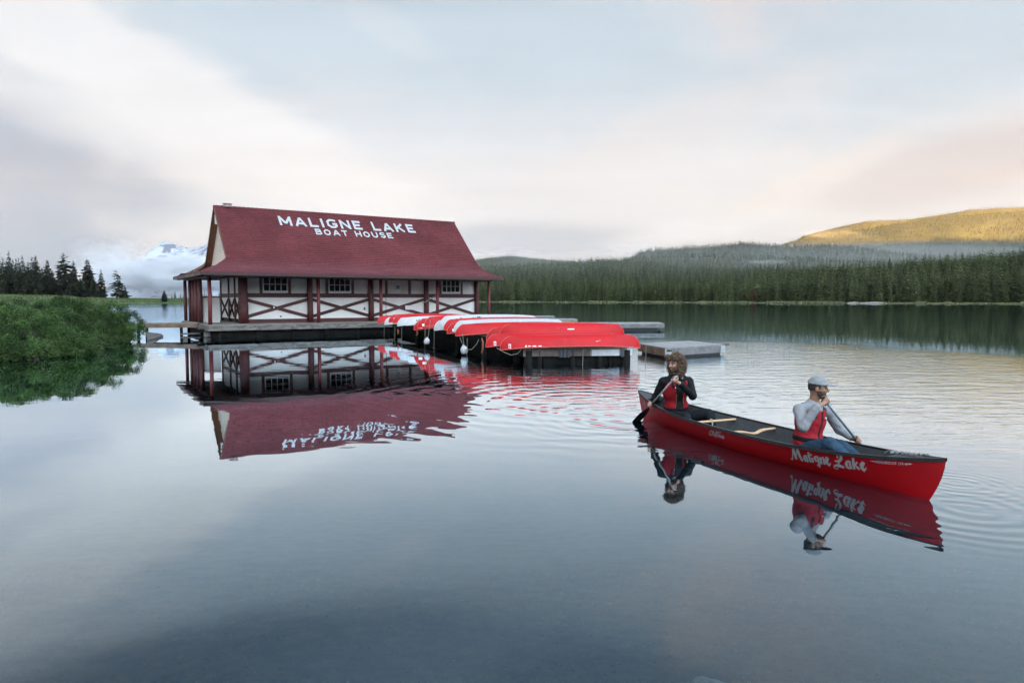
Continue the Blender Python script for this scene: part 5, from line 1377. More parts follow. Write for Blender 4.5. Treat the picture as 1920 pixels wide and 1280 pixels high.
# ---- floating docks
def float_dock(corners_px, z, thick, lab, face_m, top_m, plates=True):
    """corners as picture points on the top surface, going round"""
    P = [atz(x, y, z) for x, y in corners_px]; c = sum(P, Vector()) / len(P); t = empty('float_dock', (c.x, c.y, 0)); tag(t, lab, 'dock', 'floating docks beyond the canoe rack')
    P = [p - Vector((c.x, c.y, 0)) for p in P]
    a, b, d, e = P
    n = max(6, int((b - a).length / .16)); tp = MB()
    for k in range(n):
        f0, f1 = k / n, (k + .94) / n; tp._t = RND.random()
        q = [a.lerp(b, f0), a.lerp(b, f1), e.lerp(d, f1), e.lerp(d, f0)]
        tp.add([p for p in q] + [p - Vector((0, 0, .045)) for p in q], [(0, 1, 2, 3), (0, 4, 5, 1), (1, 5, 6, 2), (2, 6, 7, 3), (3, 7, 4, 0)])
    tp.build('dock_planks', top_m, t, tone=True)['kind'] = 'stuff'
    mid = (a + b + d + e) / 4
    for i in range(4):
        p, q = P[i], P[(i + 1) % 4]; d_ = (q - p).normalized(); out = Vector((d_.y, -d_.x, 0))
        if out.dot((p + q) / 2 - mid) < 0: out = -out
        MB().beam(p + Vector((0, 0, -.045 - thick / 2)) - out * .03, q + Vector((0, 0, -.045 - thick / 2)) - out * .03, .06, thick).build('side_board', face_m[i % len(face_m)], t)
    MB().add([(p * .9 + mid * .1).to_tuple()[:2] + (-.25,) for p in P] + [(p * .9 + mid * .1).to_tuple()[:2] + (z - .06,) for p in P], [(0, 1, 5, 4), (1, 2, 6, 5), (2, 3, 7, 6), (3, 0, 4, 7), (4, 5, 6, 7)]).build('float_drum', mat('drum_dark', (.02, .021, .022), .6), t)
    return t, P
GREYTOP = mat('grey_dock_planks', (.20, .205, .215), .8, .15, 3, tone=.15)
GREYF = mat('grey_dock_side', (.13, .13, .135), .8, .3, 2.5, .003, 12, wear=((.19, .195, .175), 3, .5, .7)); BROWNF = mat('brown_dock_side', (.125, .085, .055), .85, .35, 3, .003, 12, wear=((.22, .17, .12), 4, .5, .7))
t, P = float_dock([(1247, 652), (1359, 645.5), (1293, 638.5), (1196, 643.5)], .41, .27, 'square grey floating dock with a brown left side nearest the paddled canoe', [GREYF, GREYF, GREYF, BROWNF], GREYTOP)
GALV = mat('galvanised_plate', (.30, .32, .34), .5, .2, 12, metal=.3)
d = (P[1] - P[0]).normalized(); o = Vector((d.y, -d.x, 0)); M3 = Matrix((d, o, Vector((0, 0, 1)))).transposed()
MB().box(P[1] - d * .13 + o * .012 + Vector((0, 0, -.18)), (.26, .012, .27), M3).build('corner_plate', GALV, t)
MB().box(P[0] + d * .17 + o * .012 + Vector((0, 0, -.15)), (.34, .012, .20), M3).build('corner_plate', GALV, t)
MB().tube([P[0] + d * .1 + o * .03 + Vector((0, 0, -.10)), P[0] + d * .3 + o * .03 + Vector((0, 0, -.10))], .05, 6).build('hinge_bolt', mat('bolt_dark', (.05, .045, .04), .6), t)
MB().box(P[1].lerp(P[2], .02) + Vector((0, 0, -.02)) + d * .12, (.26, .08, .06), M3).build('cleat', mat('bolt_dark', (1, 1, 1)), t)
t, P = float_dock([(1000, 607.5), (1246, 606.5), (1236, 603.6), (1010, 604.2)], .50, .26, 'long low grey floating dock lying behind the canoes to the right', [GREYF], GREYTOP)
MB().tube([P[1] - Vector((.7, .03, .16)), P[1] - Vector((.7, -.1, .16))], .07, 8).build('bolt_plate', GALV, t)
float_dock([(985, 599.0), (1083, 598.6), (1075, 596.8), (985, 597.0)], .55, .28, 'far floating dock with a yellowish side just past the white canoes', [mat('yellow_dock_side', (.20, .17, .11), .85, .3, 3)], GREYTOP)
float_dock([(975, 593.4), (1041, 592.7), (1036, 591.6), (975, 592)], .60, .22, 'farthest thin floating dock behind the white canoes', [GREYF], GREYTOP)

# ---- gangway from the deck to the left shore
def gangway():
    p0 = BO + BU * -.1 + BV * 3.2; p0.z = ZD + .02; p1 = atz(256, 606.8, ZD - .02)
    t = empty('gangway', (p1.x, p1.y, 0)); tag(t, 'weathered plank gangway from the shore to the left end of the deck', 'gangway'); o = t.location
    d = (p1 - p0); n = int(d.length / .2); dd = d.normalized(); s = Vector((dd.y, -dd.x, 0))
    if s.y > 0: s = -s
    pl = MB()
    for k in range(n):
        pl._t = RND.random(); c = p0 + dd * (k + .5) * .2 - s * .55 - o; pl.box(c, (.185, 1.2, .05), Matrix((dd, s, Vector((0, 0, 1)))).transposed())
    pl.build('gangway_planks', DECKW, t, tone=True)['kind'] = 'stuff'
    for k, off in enumerate((.02, -1.1)):
        MB().beam(p0 - o + s * off + Vector((0, 0, -.145)), p1 - o + s * off + Vector((0, 0, -.145)), .09, .24).build('gangway_beam', mat('gangway_beam_brown', (.15, .105, .075), .85, .35, 2, .003, 10), t)
    for f in (.28, .98):
        for off in (-.05, -1.0):
            q = p0.lerp(p1, f) + s * off - o; MB().tube([(q.x, q.y, -1), (q.x, q.y, q.z - .05)], .09, 8).build('gangway_post', DARKW, t, smooth=True)
gangway()
P = [atz(276, 637, .06), atz(306, 628.5, .10), atz(302, 625.5, .16), atz(274, 622, .42)]
q = MB(); q.add([p for p in P] + [(p.x, p.y, p.z - .09) for p in P], [(0, 1, 2, 3), (0, 4, 5, 1), (1, 5, 6, 2), (2, 6, 7, 3), (3, 7, 4, 0), (7, 6, 5, 4)])
tag(q.build('sunken_plank', mat('wet_plank', (.10, .09, .085), .7, .3, 4)), 'dark wet plank slanting into the water at the tip of the thicket', 'plank')
tag(MB().beam(atz(341, 626, .10) , atz(378, 624.5, .14), .5, .09).build('stray_plank', mat('wet_plank', (1, 1, 1))), 'loose dark plank lying low at the corner below the deck', 'plank')

# ---------------------------------------------------------------- the paddled canoe
MC = Hull(6.0, .93, .395, .575, .068, .03); DRAFT = .092
ST, BW = Vector((2.40, 12.80)), Vector((4.66, 7.25))
mid = (ST + BW) / 2; hd = (BW - ST).normalized(); C_YAW = math.atan2(hd.y, hd.x)
canoe = empty('canoe', (mid.x, mid.y, -DRAFT), C_YAW)
tag(canoe, 'red canoe with white script lettering, paddled by two people', 'canoe')
HULLRED = mat('main_canoe_red', (0.32, 0.003, 0.007), 0.42, 0.12, 1.6, 0.0, 8, spec=.32, wear=((.27, .006, .010), 3.0, .55, .76), stretch=(.5, 1, 2.2))
INSIDE = mat('canoe_inside_grey', (.034, .039, .045), .85, .2, 14, .002, 60)
ASH = mat('ash_wood', (.46, .30, .165), .45, .12, 7, stretch=(1, 8, 8))
def build_canoe():
    o = MC.shell(73, 15).build('hull', HULLRED, canoe, smooth=True)
    MC.shell(73, 15, .014).build('hull_lining', INSIDE, canoe, smooth=True)
    g = MC.gunwale(.017, .006, 73); g.build('gunwale', BLACKV, canoe)
    for s in (-1, 1): MC.deck(s, .80 if s > 0 else .82).build('deck_plate', mat('deck_plate_vinyl', (.03, .034, .038), .4, .3, 12), canoe, smooth=False)
    def bar(xi, w, bow, name, sag=.0, yoke=0):
        l = MC.pt(xi, .93, -1); r = MC.pt(xi, .93, 1); pts = []; rad = []
        mb = MB(); rows = []
        for f in np.linspace(0, 1, 17):
            p = l.lerp(r, f); c = abs(f - .5) * 2
            p.z -= yoke * .035 * math.exp(-((f - .5) / .16) ** 2); p.x += yoke * .05 * math.exp(-((f - .5) / .13) ** 2)
            ww = w * (.8 + .35 * math.cos((f - .5) * math.pi) ** 2) * (1 + yoke * .35 * math.exp(-((c - .35) / .16) ** 2)); hh = .014
            rows.append([(p.x - ww, p.y, p.z - hh * .4), (p.x - ww * .6, p.y, p.z + hh), (p.x + ww * .6, p.y, p.z + hh), (p.x + ww, p.y, p.z - hh * .4), (p.x + ww * .6, p.y, p.z - hh * 1.2), (p.x - ww * .6, p.y, p.z - hh * 1.2), (p.x - ww, p.y, p.z - hh * .4)])
        mb.grid(rows).build(name, ASH, canoe, smooth=True)
    bar(XI_THWART, .026, 0, 'thwart'); bar(XI_YOKE, .030, 0, 'yoke', yoke=1)
    p = MC.pt(XI_THWART, .93, -1).lerp(MC.pt(XI_THWART, .93, 1), .42)
    MB().tube([p + Vector((.035 * math.cos(a), .012 * math.sin(3 * a), .03 * math.sin(a))) for a in np.linspace(0, 6.28, 14)] + [p + Vector((.04, -.01, -.10)), p + Vector((.055, -.03, -.2))], .009, 5).build('thwart_rope', mat('tan_rope', (.40, .35, .26), .9, .2, 30), canoe)
    for xi in (XI_SEAT_STERN, XI_SEAT_BOW):
        mb = MB(); l = MC.pt(xi, .6, -1); r = MC.pt(xi, .6, 1); w = (r.y - l.y) - .05
        mb.box((l.x, 0, .27), (.30, w, .03)); mb.box((l.x - .13, 0, .285), (.04, w, .05)); mb.box((l.x + .13, 0, .285), (.04, w, .05))
        mb.build('seat', mat('seat_black', (.02, .021, .023), .6, .2, 10), canoe)
    # painter line lying on the bow deck, and a carrying loop
    q = MC.pt(.93, 1, 1); pts = []
    for k in range(60):
        f = k / 59; pts.append(Vector((MC.L / 2 * (.78 + .16 * f), .075 * (1 - f) * math.sin(f * 46), MC.pt(.78 + .16 * f, 1, 1).z + .045 + .01 * math.sin(k * 1.7))))
    MB().tube(pts, .008, 5).build('painter_line', mat('grey_line', (.17, .17, .17), .9, .2, 30), canoe)
    MB().tube([Vector((MC.L / 2 * .775, .10 * math.cos(a), MC.pt(.78, 1, 1).z + .02 + .03 * math.sin(a))) for a in np.linspace(0, 3.14, 9)], .014, 6).build('deck_handle', BLACKV, canoe)

# picture point -> length and height on the near (right-hand) skin of the hull
_cw = Matrix.Translation(canoe.location) @ Matrix.Rotation(C_YAW, 4, 'Z')
_tab = []
for _x in np.linspace(-.995, .995, 260):
    for _t in np.linspace(.1, 1, 46):
        _p = MC.pt(_x, _t, -1); _q = proj(_cw @ _p); _tab.append((_q[0], _q[1], _p.x, _p.z, _x))
_tab = np.array(_tab)
def hull_xz(px, row):
    i = np.argmin((_tab[:, 0] - px) ** 2 + (_tab[:, 1] - row) ** 2); return _tab[i, 2], _tab[i, 3]
def far_xi(px):      # station whose far gunwale is at picture column px
    return min(np.linspace(-1, 1, 400), key=lambda x: abs(proj(_cw @ MC.pt(x, 1, 1))[0] - px))
XI_THWART, XI_YOKE = far_xi(1382), far_xi(1455)
XI_SEAT_STERN, XI_SEAT_BOW = -.62, .40
build_canoe()
def on_hull(x, z, off=.004):
    p, n = hull_side(MC, x, z, -1); return p + n * off
def px_map(anchor):
    """affine map from tracing coordinates to (length, height) on the hull, from three picture anchors [(tx, ty, px, row)]"""
    return affine([(a, b) for a, b, _, _ in anchor], [hull_xz(c, d) for _, _, c, d in anchor])
A = px_map([(0, 200, 1460, 838.8), (1800, 450, 1628.8, 862.2), (900, 600, 1544.4, 876.3)])
def fn(x, y, o):
    s, z = np.array([x, y, 1]) @ A; return on_hull(s, z, .0035 + o)
script_lettering(fn, [[(x, y, w * 1.0) for x, y, w in s] for s in SCRIPT]).build('bow_lettering', LETTER, canoe)
A2 = px_map([(290, 340, 1330.2, 805.4), (560, 480, 1358.3, 820), (300, 440, 1331.2, 815.8)])
OLD = [[(335, 345), (305, 368), (294, 408), (308, 434), (338, 420), (354, 382), (345, 352), (322, 356)], [(376, 352), (364, 400), (362, 440)], [(408, 402), (388, 408), (382, 436), (398, 446), (412, 420)], [(424, 360), (412, 420), (414, 450)],
       [(425, 385), (455, 380), (500, 384)], [(452, 384), (440, 440), (422, 470), (408, 455)], [(474, 424), (458, 446), (472, 468), (488, 446), (474, 424)], [(494, 432), (492, 470), (510, 446), (512, 480), (530, 444)], [(532, 446), (526, 488)], [(530, 462), (546, 452), (546, 494), (566, 476)]]
mb = MB()
for k, s in enumerate(OLD):
    def fn2(x, y, z, k=k):
        a, b = np.array([x, y, 1]) @ A2; return on_hull(a, b, .0035 + .0004 * (k % 4))
    stroke_poly(mb, s, 13, fn2)
mb.build('side_script', LETTER, canoe)
A3 = px_map([(230, 500, 1628.8, 862.5), (885, 556, 1710.6, 869.5), (500, 590, 1662.5, 873.8)])
def fn3(x, y, off=.0035):
    a, b = np.array([x, y, 1]) @ A3; return on_hull(a, b, off)
me = text_mesh('PENOBSCOT 174', .022, 1.05)
fit_mesh(me, lambda u, v: fn3(345 + 410 * u, 541 + 33 * u - 38 * v)); link('bow_model_text', me, LETTER, canoe)
mb = MB()
for pts in ([(232, 507), (300, 503), (306, 512), (300, 520)], [(300, 512), (322, 506), (344, 522), (325, 526), (312, 528)], [(885, 556), (828, 542), (820, 555), (826, 568)], [(822, 556), (800, 540), (768, 552), (776, 566), (802, 574)]):
    mb.add([fn3(x, y) for x, y in pts], [tuple(range(len(pts)))])
mb.build('arrow_ornament', LETTER, canoe)
# pale decal at the stern
p0 = hull_xz(1208, 758); mb = MB()
for (dx, dz, w, h) in ((0, .02, .05, .02), (.02, -.02, .04, .05), (0, -.06, .05, .015), (.01, .05, .02, .04)):
    rows = [[on_hull(p0[0] + dx + w * i / 2, p0[1] + dz + h * j, .004) for i in range(3)] for j in range(2)]; mb.grid(rows)
mb.build('stern_decal', LETTER, canoe)

# ---------------------------------------------------------------- people
class Field:
    """signed distances on a grid; shapes are blended in, then the surface is meshed"""
    def __init__(s, lo, hi, h):
        s.h = h; s.lo = np.array(lo, float); s.n = np.ceil((np.array(hi) - s.lo) / h).astype(int) + 1
        s.f = np.full(s.n, 9.0, np.float32)
    def win(s, lo, hi):
        a = np.clip(((np.array(lo) - s.lo) / s.h).astype(int), 0, s.n - 1); b = np.clip(((np.array(hi) - s.lo) / s.h).astype(int) + 2, 1, s.n)
        ax = [s.lo[k] + s.h * np.arange(a[k], b[k]) for k in range(3)]
        return (slice(a[0], b[0]), slice(a[1], b[1]), slice(a[2], b[2])), np.meshgrid(*ax, indexing='ij')
    def blend(s, sl, d, k, sub=False):
        f = s.f[sl]
        if sub: s.f[sl] = np.maximum(f, -d)
        elif k <= 0: s.f[sl] = np.minimum(f, d)
        else:
            h = np.maximum(k - np.abs(f - d), 0) / k; s.f[sl] = np.minimum(f, d) - h * h * k * .25
        return s
    def cone(s, a, b, ra, rb, k=.03, sub=False, m=.05):
        a = np.array(a, float); b = np.array(b, float); r = max(ra, rb) + m
        sl, (X, Y, Z) = s.win(np.minimum(a, b) - r, np.maximum(a, b) + r)
        ab = b - a; L = max(ab @ ab, 1e-12)
        t = np.clip(((X - a[0]) * ab[0] + (Y - a[1]) * ab[1] + (Z - a[2]) * ab[2]) / L, 0, 1)
        d = np.sqrt((X - a[0] - ab[0] * t) ** 2 + (Y - a[1] - ab[1] * t) ** 2 + (Z - a[2] - ab[2] * t) ** 2) - (ra + (rb - ra) * t)
        return s.blend(sl, d.astype(np.float32), k, sub)
    def ell(s, c, r, M, k=.03, sub=False, m=.05):
        c = np.array(c, float); R_ = max(r) + m; sl, (X, Y, Z) = s.win(c - R_, c + R_)
        q = [((X - c[0]) * M[j][0] + (Y - c[1]) * M[j][1] + (Z - c[2]) * M[j][2]) for j in range(3)]
        k0 = np.sqrt(sum((q[j] / r[j]) ** 2 for j in range(3))); k1 = np.sqrt(sum((q[j] / r[j] ** 2) ** 2 for j in range(3))) + 1e-9
        return s.blend(sl, (k0 * (k0 - 1) / k1).astype(np.float32), k, sub)
    def coords(s, o, M):
        ax = [s.lo[k] + s.h * np.arange(s.n[k]) for k in range(3)]; X, Y, Z = np.meshgrid(*ax, indexing='ij')
        return [(X - o[0]) * M[j][0] + (Y - o[1]) * M[j][1] + (Z - o[2]) * M[j][2] for j in range(3)]
    def copy(s):
        q = Field.__new__(Field); q.h, q.lo, q.n, q.f = s.h, s.lo, s.n, s.f.copy(); return q
    def mesh(s, name, rough=0.0, rs=12.0, origin=(0, 0, 0)):
        f = s.f; S = f < 0
        idx = -np.ones(np.array(f.shape) - 1, np.int64)
        C = [S[i:S.shape[0] - 1 + i, j:S.shape[1] - 1 + j, k:S.shape[2] - 1 + k] for i in (0, 1) for j in (0, 1) for k in (0, 1)]
        al = np.logical_and.reduce(C); an = np.logical_or.reduce(C); cells = np.argwhere(an & ~al)
        idx[tuple(cells.T)] = np.arange(len(cells))
        acc = np.zeros((len(cells), 3)); cnt = np.zeros(len(cells))
        corners = [(i, j, k) for i in (0, 1) for j in (0, 1) for k in (0, 1)]
        for a in corners:
            for ax in range(3):
                if a[ax]: continue
                b = list(a); b[ax] = 1
                fa = f[tuple((cells + a).T)]; fb = f[tuple((cells + b).T)]; cr = (fa < 0) != (fb < 0)
                t = np.where(cr, fa / np.where(cr, fa - fb, 1), 0)
                P = np.array(a, float) + np.zeros((len(cells), 3)); P[:, ax] += t
                acc += P * cr[:, None]; cnt += cr
        V = (cells + acc / cnt[:, None]) * s.h + s.lo
        Q = []
        for ax in range(3):
            u, v = [(1, 2), (2, 0), (0, 1)][ax]
            sl0 = [slice(1, -1)] * 3; sl0[ax] = slice(0, -1); sl1 = [slice(1, -1)] * 3; sl1[ax] = slice(1, None)
            A_, B_ = S[tuple(sl0)], S[tuple(sl1)]
            e = np.argwhere(A_ != B_)
            if not len(e): continue
            inside = A_[tuple(e.T)]
            base = e + 1; base[:, ax] -= 1
            du = np.zeros(3, int); du[u] = 1; dv = np.zeros(3, int); dv[v] = 1
            g = lambda c: idx[tuple(c.T)]
            q = np.stack([g(base - du - dv), g(base - dv), g(base), g(base - du)], 1)
            q[~inside] = q[~inside][:, ::-1]; Q.append(q)
        Q = np.concatenate(Q); Q = Q[(Q >= 0).all(1)]
        V = V - np.array(origin)
        if rough:
            n = np.zeros_like(V); nn = np.cross(V[Q[:, 2]] - V[Q[:, 0]], V[Q[:, 3]] - V[Q[:, 1]])
            for k in range(4): np.add.at(n, Q[:, k], nn)
            n /= np.linalg.norm(n, axis=1)[:, None] + 1e-12
            w = fnoise(V[:, 0] * rs + V[:, 2] * rs * .7 + 50, V[:, 1] * rs - V[:, 2] * rs * 1.3 + 50, 1, 3)
            V = V + n * (w * rough)[:, None]
        return np_mesh(name, V, Q, True)

def basis(right, up):
    r_ = np.array(right, float); u = np.array(up, float); u /= np.linalg.norm(u); r_ = r_ - u * (r_ @ u); r_ /= np.linalg.norm(r_); f = np.cross(u, r_)
    return np.array([r_, f, u])
SKIN_A = mat('skin_light', (.34, .20, .145), .5, .10, 14, .0, spec=.4); SKIN_B = mat('skin_tan', (.23, .125, .08), .5, .10, 14, spec=.4)
EYE = mat('eye', (.05, .035, .03), .3, .1, 20)

def person(J, S, right, hfwd, skin, label, spec):
    P = {k: np.array(v, float) for k, v in J.items()}
    T = basis(P['rs'] - P['ls'], P['neck'] - P['pelvis']); tr, tf, tu = T
    hf = np.array(hfwd, float); hf /= np.linalg.norm(hf); hr = np.cross(hf, [0, 0, 1.]); hr /= np.linalg.norm(hr); hu = np.cross(hr, hf); HM = np.array([hr, hf, hu])
    allp = np.array(list(P.values())); lo, hi = allp.min(0) - .24, allp.max(0) + .26
    org = P['pelvis'].copy(); h0 = P['head']; s = S
    hp = lambda r_, f, u: h0 + hr * r_ * s + hf * f * s + hu * u * s
    def head(F, e=0.0, k=.03):
        F.ell(hp(0, -.005, .02), [(.076 + e) * s, (.098 + e) * s, (.108 + e) * s], HM, k)
        F.ell(hp(0, .028, -.06), [(.056 + e) * s, (.066 + e) * s, (.060 + e) * s], HM, k * 1.2)
        F.ell(hp(0, .062, -.095), [(.026 + e) * s, (.024 + e) * s, (.022 + e) * s], HM, k)
    def torso(F, e=0.0, k=.06):
        c = P['chest']; w = spec.get('width', 1)
        F.ell(c + tu * .02 * s + tf * .0, [(.165 * w + e) * s, (.112 + e) * s, (.20 + e * .6) * s], T, k)
        F.ell((P['chest'] * .35 + P['pelvis'] * .65), [(.150 * w + e) * s, (.108 + e) * s, (.17 + e * .4) * s], T, k)
        F.ell(c + tu * .13 * s, [(.150 + e) * s, (.085 + e) * s, (.09 + e * .6) * s], T, k)
    def hand(F, wrist, G, ax, back, r0=.017, flip=1, k=.012, fr=.0105):
        """four fingers and a thumb closed round a shaft through G along ax; 'back' points from the shaft to the back of the hand"""
        G = np.array(G, float); ax = np.array(ax, float); ax /= np.linalg.norm(ax); b = np.array(back, float); b = b - ax * (b @ ax); b /= np.linalg.norm(b); t = np.cross(ax, b) * flip
        at_ = lambda al, ang, rad: G + ax * al * s + (b * math.cos(ang) + t * math.sin(ang)) * rad * s
        Rp = r0 + .020
        F.ell(at_(0, .15, Rp), [.044 * s, .034 * s, .019 * s], np.array([ax, t, b]), k)
        F.cone(at_(0, -.5, Rp + .01), wrist, .026 * s, .029 * s, .03)
        for j, ln in enumerate((.94, 1.06, 1.0, .82)):
            al = (j - 1.5) * .0225 * -1; rr_ = r0 + .012
            pts = [at_(al, .75, rr_ + .010), at_(al, 1.55 * ln, rr_ + .003), at_(al, 2.5 * ln, rr_), at_(al, 3.45 * ln, rr_)]
            for q in range(3): F.cone(pts[q], pts[q + 1], (fr - .0008 * q) * s, (fr - .0008 * (q + 1)) * s, .006, m=.02)
        pts = [at_(.030, -.55, Rp), at_(.046, -1.2, r0 + .014), at_(.040, -2.0, r0 + .011)]
        F.cone(pts[0], pts[1], .0145 * s, .0125 * s, .010, m=.02); F.cone(pts[1], pts[2], .0125 * s, .0095 * s, .006, m=.02)
    # ---- body, one continuous surface
    B = Field(lo, hi, .0065)
    torso(B)
    B.cone(P['rs'], P['ls'], .045 * s, .045 * s, .04); B.cone(P['neck'] - tu * .02, hp(0, -.012, -.04), .060 * s, .055 * s, .035)
    for a in 'rl':
        B.cone(P[a + 's'], P[a + 'e'], .044 * s, .037 * s, .03); B.cone(P[a + 'e'], P[a + 'w'], .037 * s, .027 * s, .02)
        B.cone(P['pelvis'] * .5 + P[a + 'hip'] * .5, P[a + 'hip'], .10 * s, .088 * s, .05); B.cone(P[a + 'hip'], P[a + 'k'], .084 * s, .058 * s, .03); B.cone(P[a + 'k'], P[a + 'a'], .057 * s, .038 * s, .02)
    head(B)
    B.cone(hp(0, .090, .022), hp(0, .116, -.022), .011 * s, .0165 * s, .012); B.ell(hp(.014, .098, -.026), [.012 * s] * 3, HM, .008); B.ell(hp(-.014, .098, -.026), [.012 * s] * 3, HM, .008)
    for sd in (-1, 1):
        B.ell(hp(sd * .030, .082, .036), [.026 * s, .014 * s, .009 * s], HM, .012); B.ell(hp(sd * .040, .070, -.022), [.024 * s, .020 * s, .022 * s], HM, .02)
        B.ell(hp(sd * .032, .100, .014), [.018 * s, .016 * s, .011 * s], HM, 0, True)
        B.ell(hp(sd * .078, -.008, -.008), [.012 * s, .022 * s, .034 * s], HM, .010)
    B.ell(hp(0, .093, -.055), [.024 * s, .011 * s, .007 * s], HM, .008); B.ell(hp(0, .091, -.068), [.021 * s, .012 * s, .008 * s], HM, .008)
    for hnd in spec['hands']: hand(B, **hnd)
    body = link('person', B.mesh('person_body', origin=org), skin); body.location = Vector(org); tag(body, label, 'person', 'people paddling the canoe')
    def child(F, name, m, rough=0.0, rs=12.0): return link(name, F.mesh(name, rough, rs, org), m, body)
    eb = MB()
    for sd in (-1, 1):
        c = hp(sd * .031, .079, .014) - org; rows = []
        for th in np.linspace(.05, 3.09, 7): rows.append([tuple(c + (hr * math.sin(th) * math.cos(ph) + hf * math.sin(th) * math.sin(ph) + hu * math.cos(th)) * .0125 * s) for ph in np.linspace(0, 6.283, 11)])
        eb.grid(rows)
    eb.build('eyes', EYE, body, smooth=True)
    # ---- trousers and shoes
    F = Field(lo, hi, .010); 
    F.ell(P['pelvis'] + tu * .03, [.172 * s, .135 * s, .12 * s], T, .05)
    for a in 'rl':
        F.cone(P['pelvis'] * .5 + P[a + 'hip'] * .5, P[a + 'hip'], .118 * s, .110 * s, .05); F.cone(P[a + 'hip'], P[a + 'k'], .105 * s, .080 * s, .03); F.cone(P[a + 'k'], P[a + 'a'], .080 * s, .062 * s, .02)
    child(F, 'trousers', spec['trousers'], .011, 9)
    for a in 'rl':
        F = Field(P[a + 'a'] - .25, P[a + 'a'] + .25, .012); d = np.array(spec['heading'])
        F.cone(P[a + 'a'] - np.array([0, 0, .03]), P[a + 'a'] + d * .17 * s - np.array([0, 0, .045]), .05 * s, .042 * s, .02); child(F, 'shoe', mat('dark_shoe', (.03, .03, .032), .7, .2, 10))
    # ---- top: sleeves and trunk
    F = Field(lo, hi, .009); e = .016
    torso(F, e); F.cone(P['neck'] - tu * .03 * s, P['rs'], .072 * s, .058 * s, .04); F.cone(P['neck'] - tu * .03 * s, P['ls'], .072 * s, .058 * s, .04); F.cone(P['neck'] - tu * .05, P['neck'] + tu * .015, .078 * s, .070 * s, .03)
    for a in 'rl':
        cuff = P[a + 'e'] + (P[a + 'w'] - P[a + 'e']) * spec.get('cuff', .97)
        F.cone(P[a + 's'], P[a + 'e'], .070 * s, .060 * s, .04); F.cone(P[a + 'e'], cuff, .060 * s, .044 * s, .02)
    child(F, 'top', spec['top'], .009, 13)
    if spec.get('collar'):
        for sd in (-1, 1):
            F = Field(P['neck'] - .25, P['neck'] + .25, .008); F.cone(P['neck'] + tr * sd * .075 * s - tf * .02 + tu * .03, P['neck'] + tr * sd * .05 * s + tf * .085 * s - tu * .035, .016 * s, .022 * s, .01); child(F, 'collar', spec['collar'], .004, 30)
        F = Field(P['neck'] - .25, P['neck'] + .25, .009)
        for a0 in np.linspace(.6, 2.54, 8): F.ell(P['neck'] + tr * math.cos(a0) * .09 * s - tf * math.sin(a0) * .075 * s + tu * .012, [.032 * s, .03 * s, .04 * s], T, .03)
        child(F, 'hood', spec['top'], .006, 14)
    # ---- life vest
    V0 = Field(lo, hi, .009); torso(V0, .048, .05)
    r_, f_, u_ = V0.coords(P['chest'], T)
    r_ /= s; f_ /= s; u_ /= s
    top = V0.copy(); top.f = np.maximum(np.maximum(V0.f, u_ - .165), -(u_ + spec.get('vest_low', .30)))
    for a in 'rl': top.cone(P[a + 's'] + (P[a + 's'] - P['neck']) * .06, P[a + 'e'], .078 * s, .072 * s, 0, True, m=.1)
    neck = np.sqrt(r_ ** 2 + ((f_ - .05) / 1.0) ** 2 + ((u_ - .20) / 1.5) ** 2) - .085
    top.f = np.maximum(top.f, -neck * s)
    ctr = spec['vest_centre']
    red = top.copy(); red.f = np.maximum(red.f, -np.maximum(np.abs(r_) - ctr, -f_) * s); child(red, 'life_vest', spec['vest'], .007, 14)
    z = top.copy(); z.f = np.maximum(np.maximum(top.f + .006, (np.abs(r_) - ctr - .004) * s), -f_ * s); child(z, 'vest_front', spec['vest_dark'])
    b = top.copy(); b.f = np.maximum(top.f - .006, (np.abs(u_ - spec['belt'][0]) - spec['belt'][1]) * s); child(b, 'vest_belt', spec['vest_dark'])
    for sd in (-1, 1):
        F = Field(lo, hi, .009); c = lambda r1, f1, u1: P['chest'] + tr * r1 * s * sd + tf * f1 * s + tu * u1 * s
        pts = [c(.090, .120, .09), c(.095, .090, .16), c(.098, .02, .200), c(.095, -.06, .185), c(.090, -.11, .10)]
        for q in range(4): F.cone(pts[q], pts[q + 1], .030 * s, .030 * s, .02)
        child(F, 'vest_strap', spec['strap'])
    spec['extra'](dict(P=P, T=T, HM=HM, hp=hp, s=s, head=head, child=child, org=org, body=body, lo=lo, hi=hi, top=top, c=(r_, f_, u_)))
    return body

FAB_RED = mat('vest_red', (.21, .008, .014), .8, .15, 7, .002, 120, spec=.15); FAB_RED2 = mat('vest_faded_red', (.28, .016, .025), .8, .15, 7, .002, 120, spec=.15)
FAB_BLK = mat('vest_black', (.008, .009, .010), .8, .3, 9, .001, 100, spec=.12); FAB_GRY = mat('strap_grey', (.04, .045, .052), .85, .2, 20, spec=.15)
SWEAT = mat('heather_sweatshirt', (.20, .215, .235), .85, .10, 30, .002, 150); JEANS = mat('blue_jeans', (.022, .048, .082), .85, .25, 9, .002, 120, wear=((.055, .095, .14), 6, .55, .8), spec=.12)
JACKET = mat('black_jacket', (.007, .009, .0105), .8, .3, 9, .002, 60, spec=.12); PANTS = mat('charcoal_pants', (.011, .013, .017), .9, .3, 9, .002, 90, spec=.12)
ALU = mat('alu_shaft', (.50, .52, .54), .35, .1, 20, metal=.6); DSHAFT = mat('dark_shaft', (.10, .13, .15), .4, .15, 20); BLADE = mat('black_blade', (.008, .010, .012), .5, .2, 12, spec=.25)

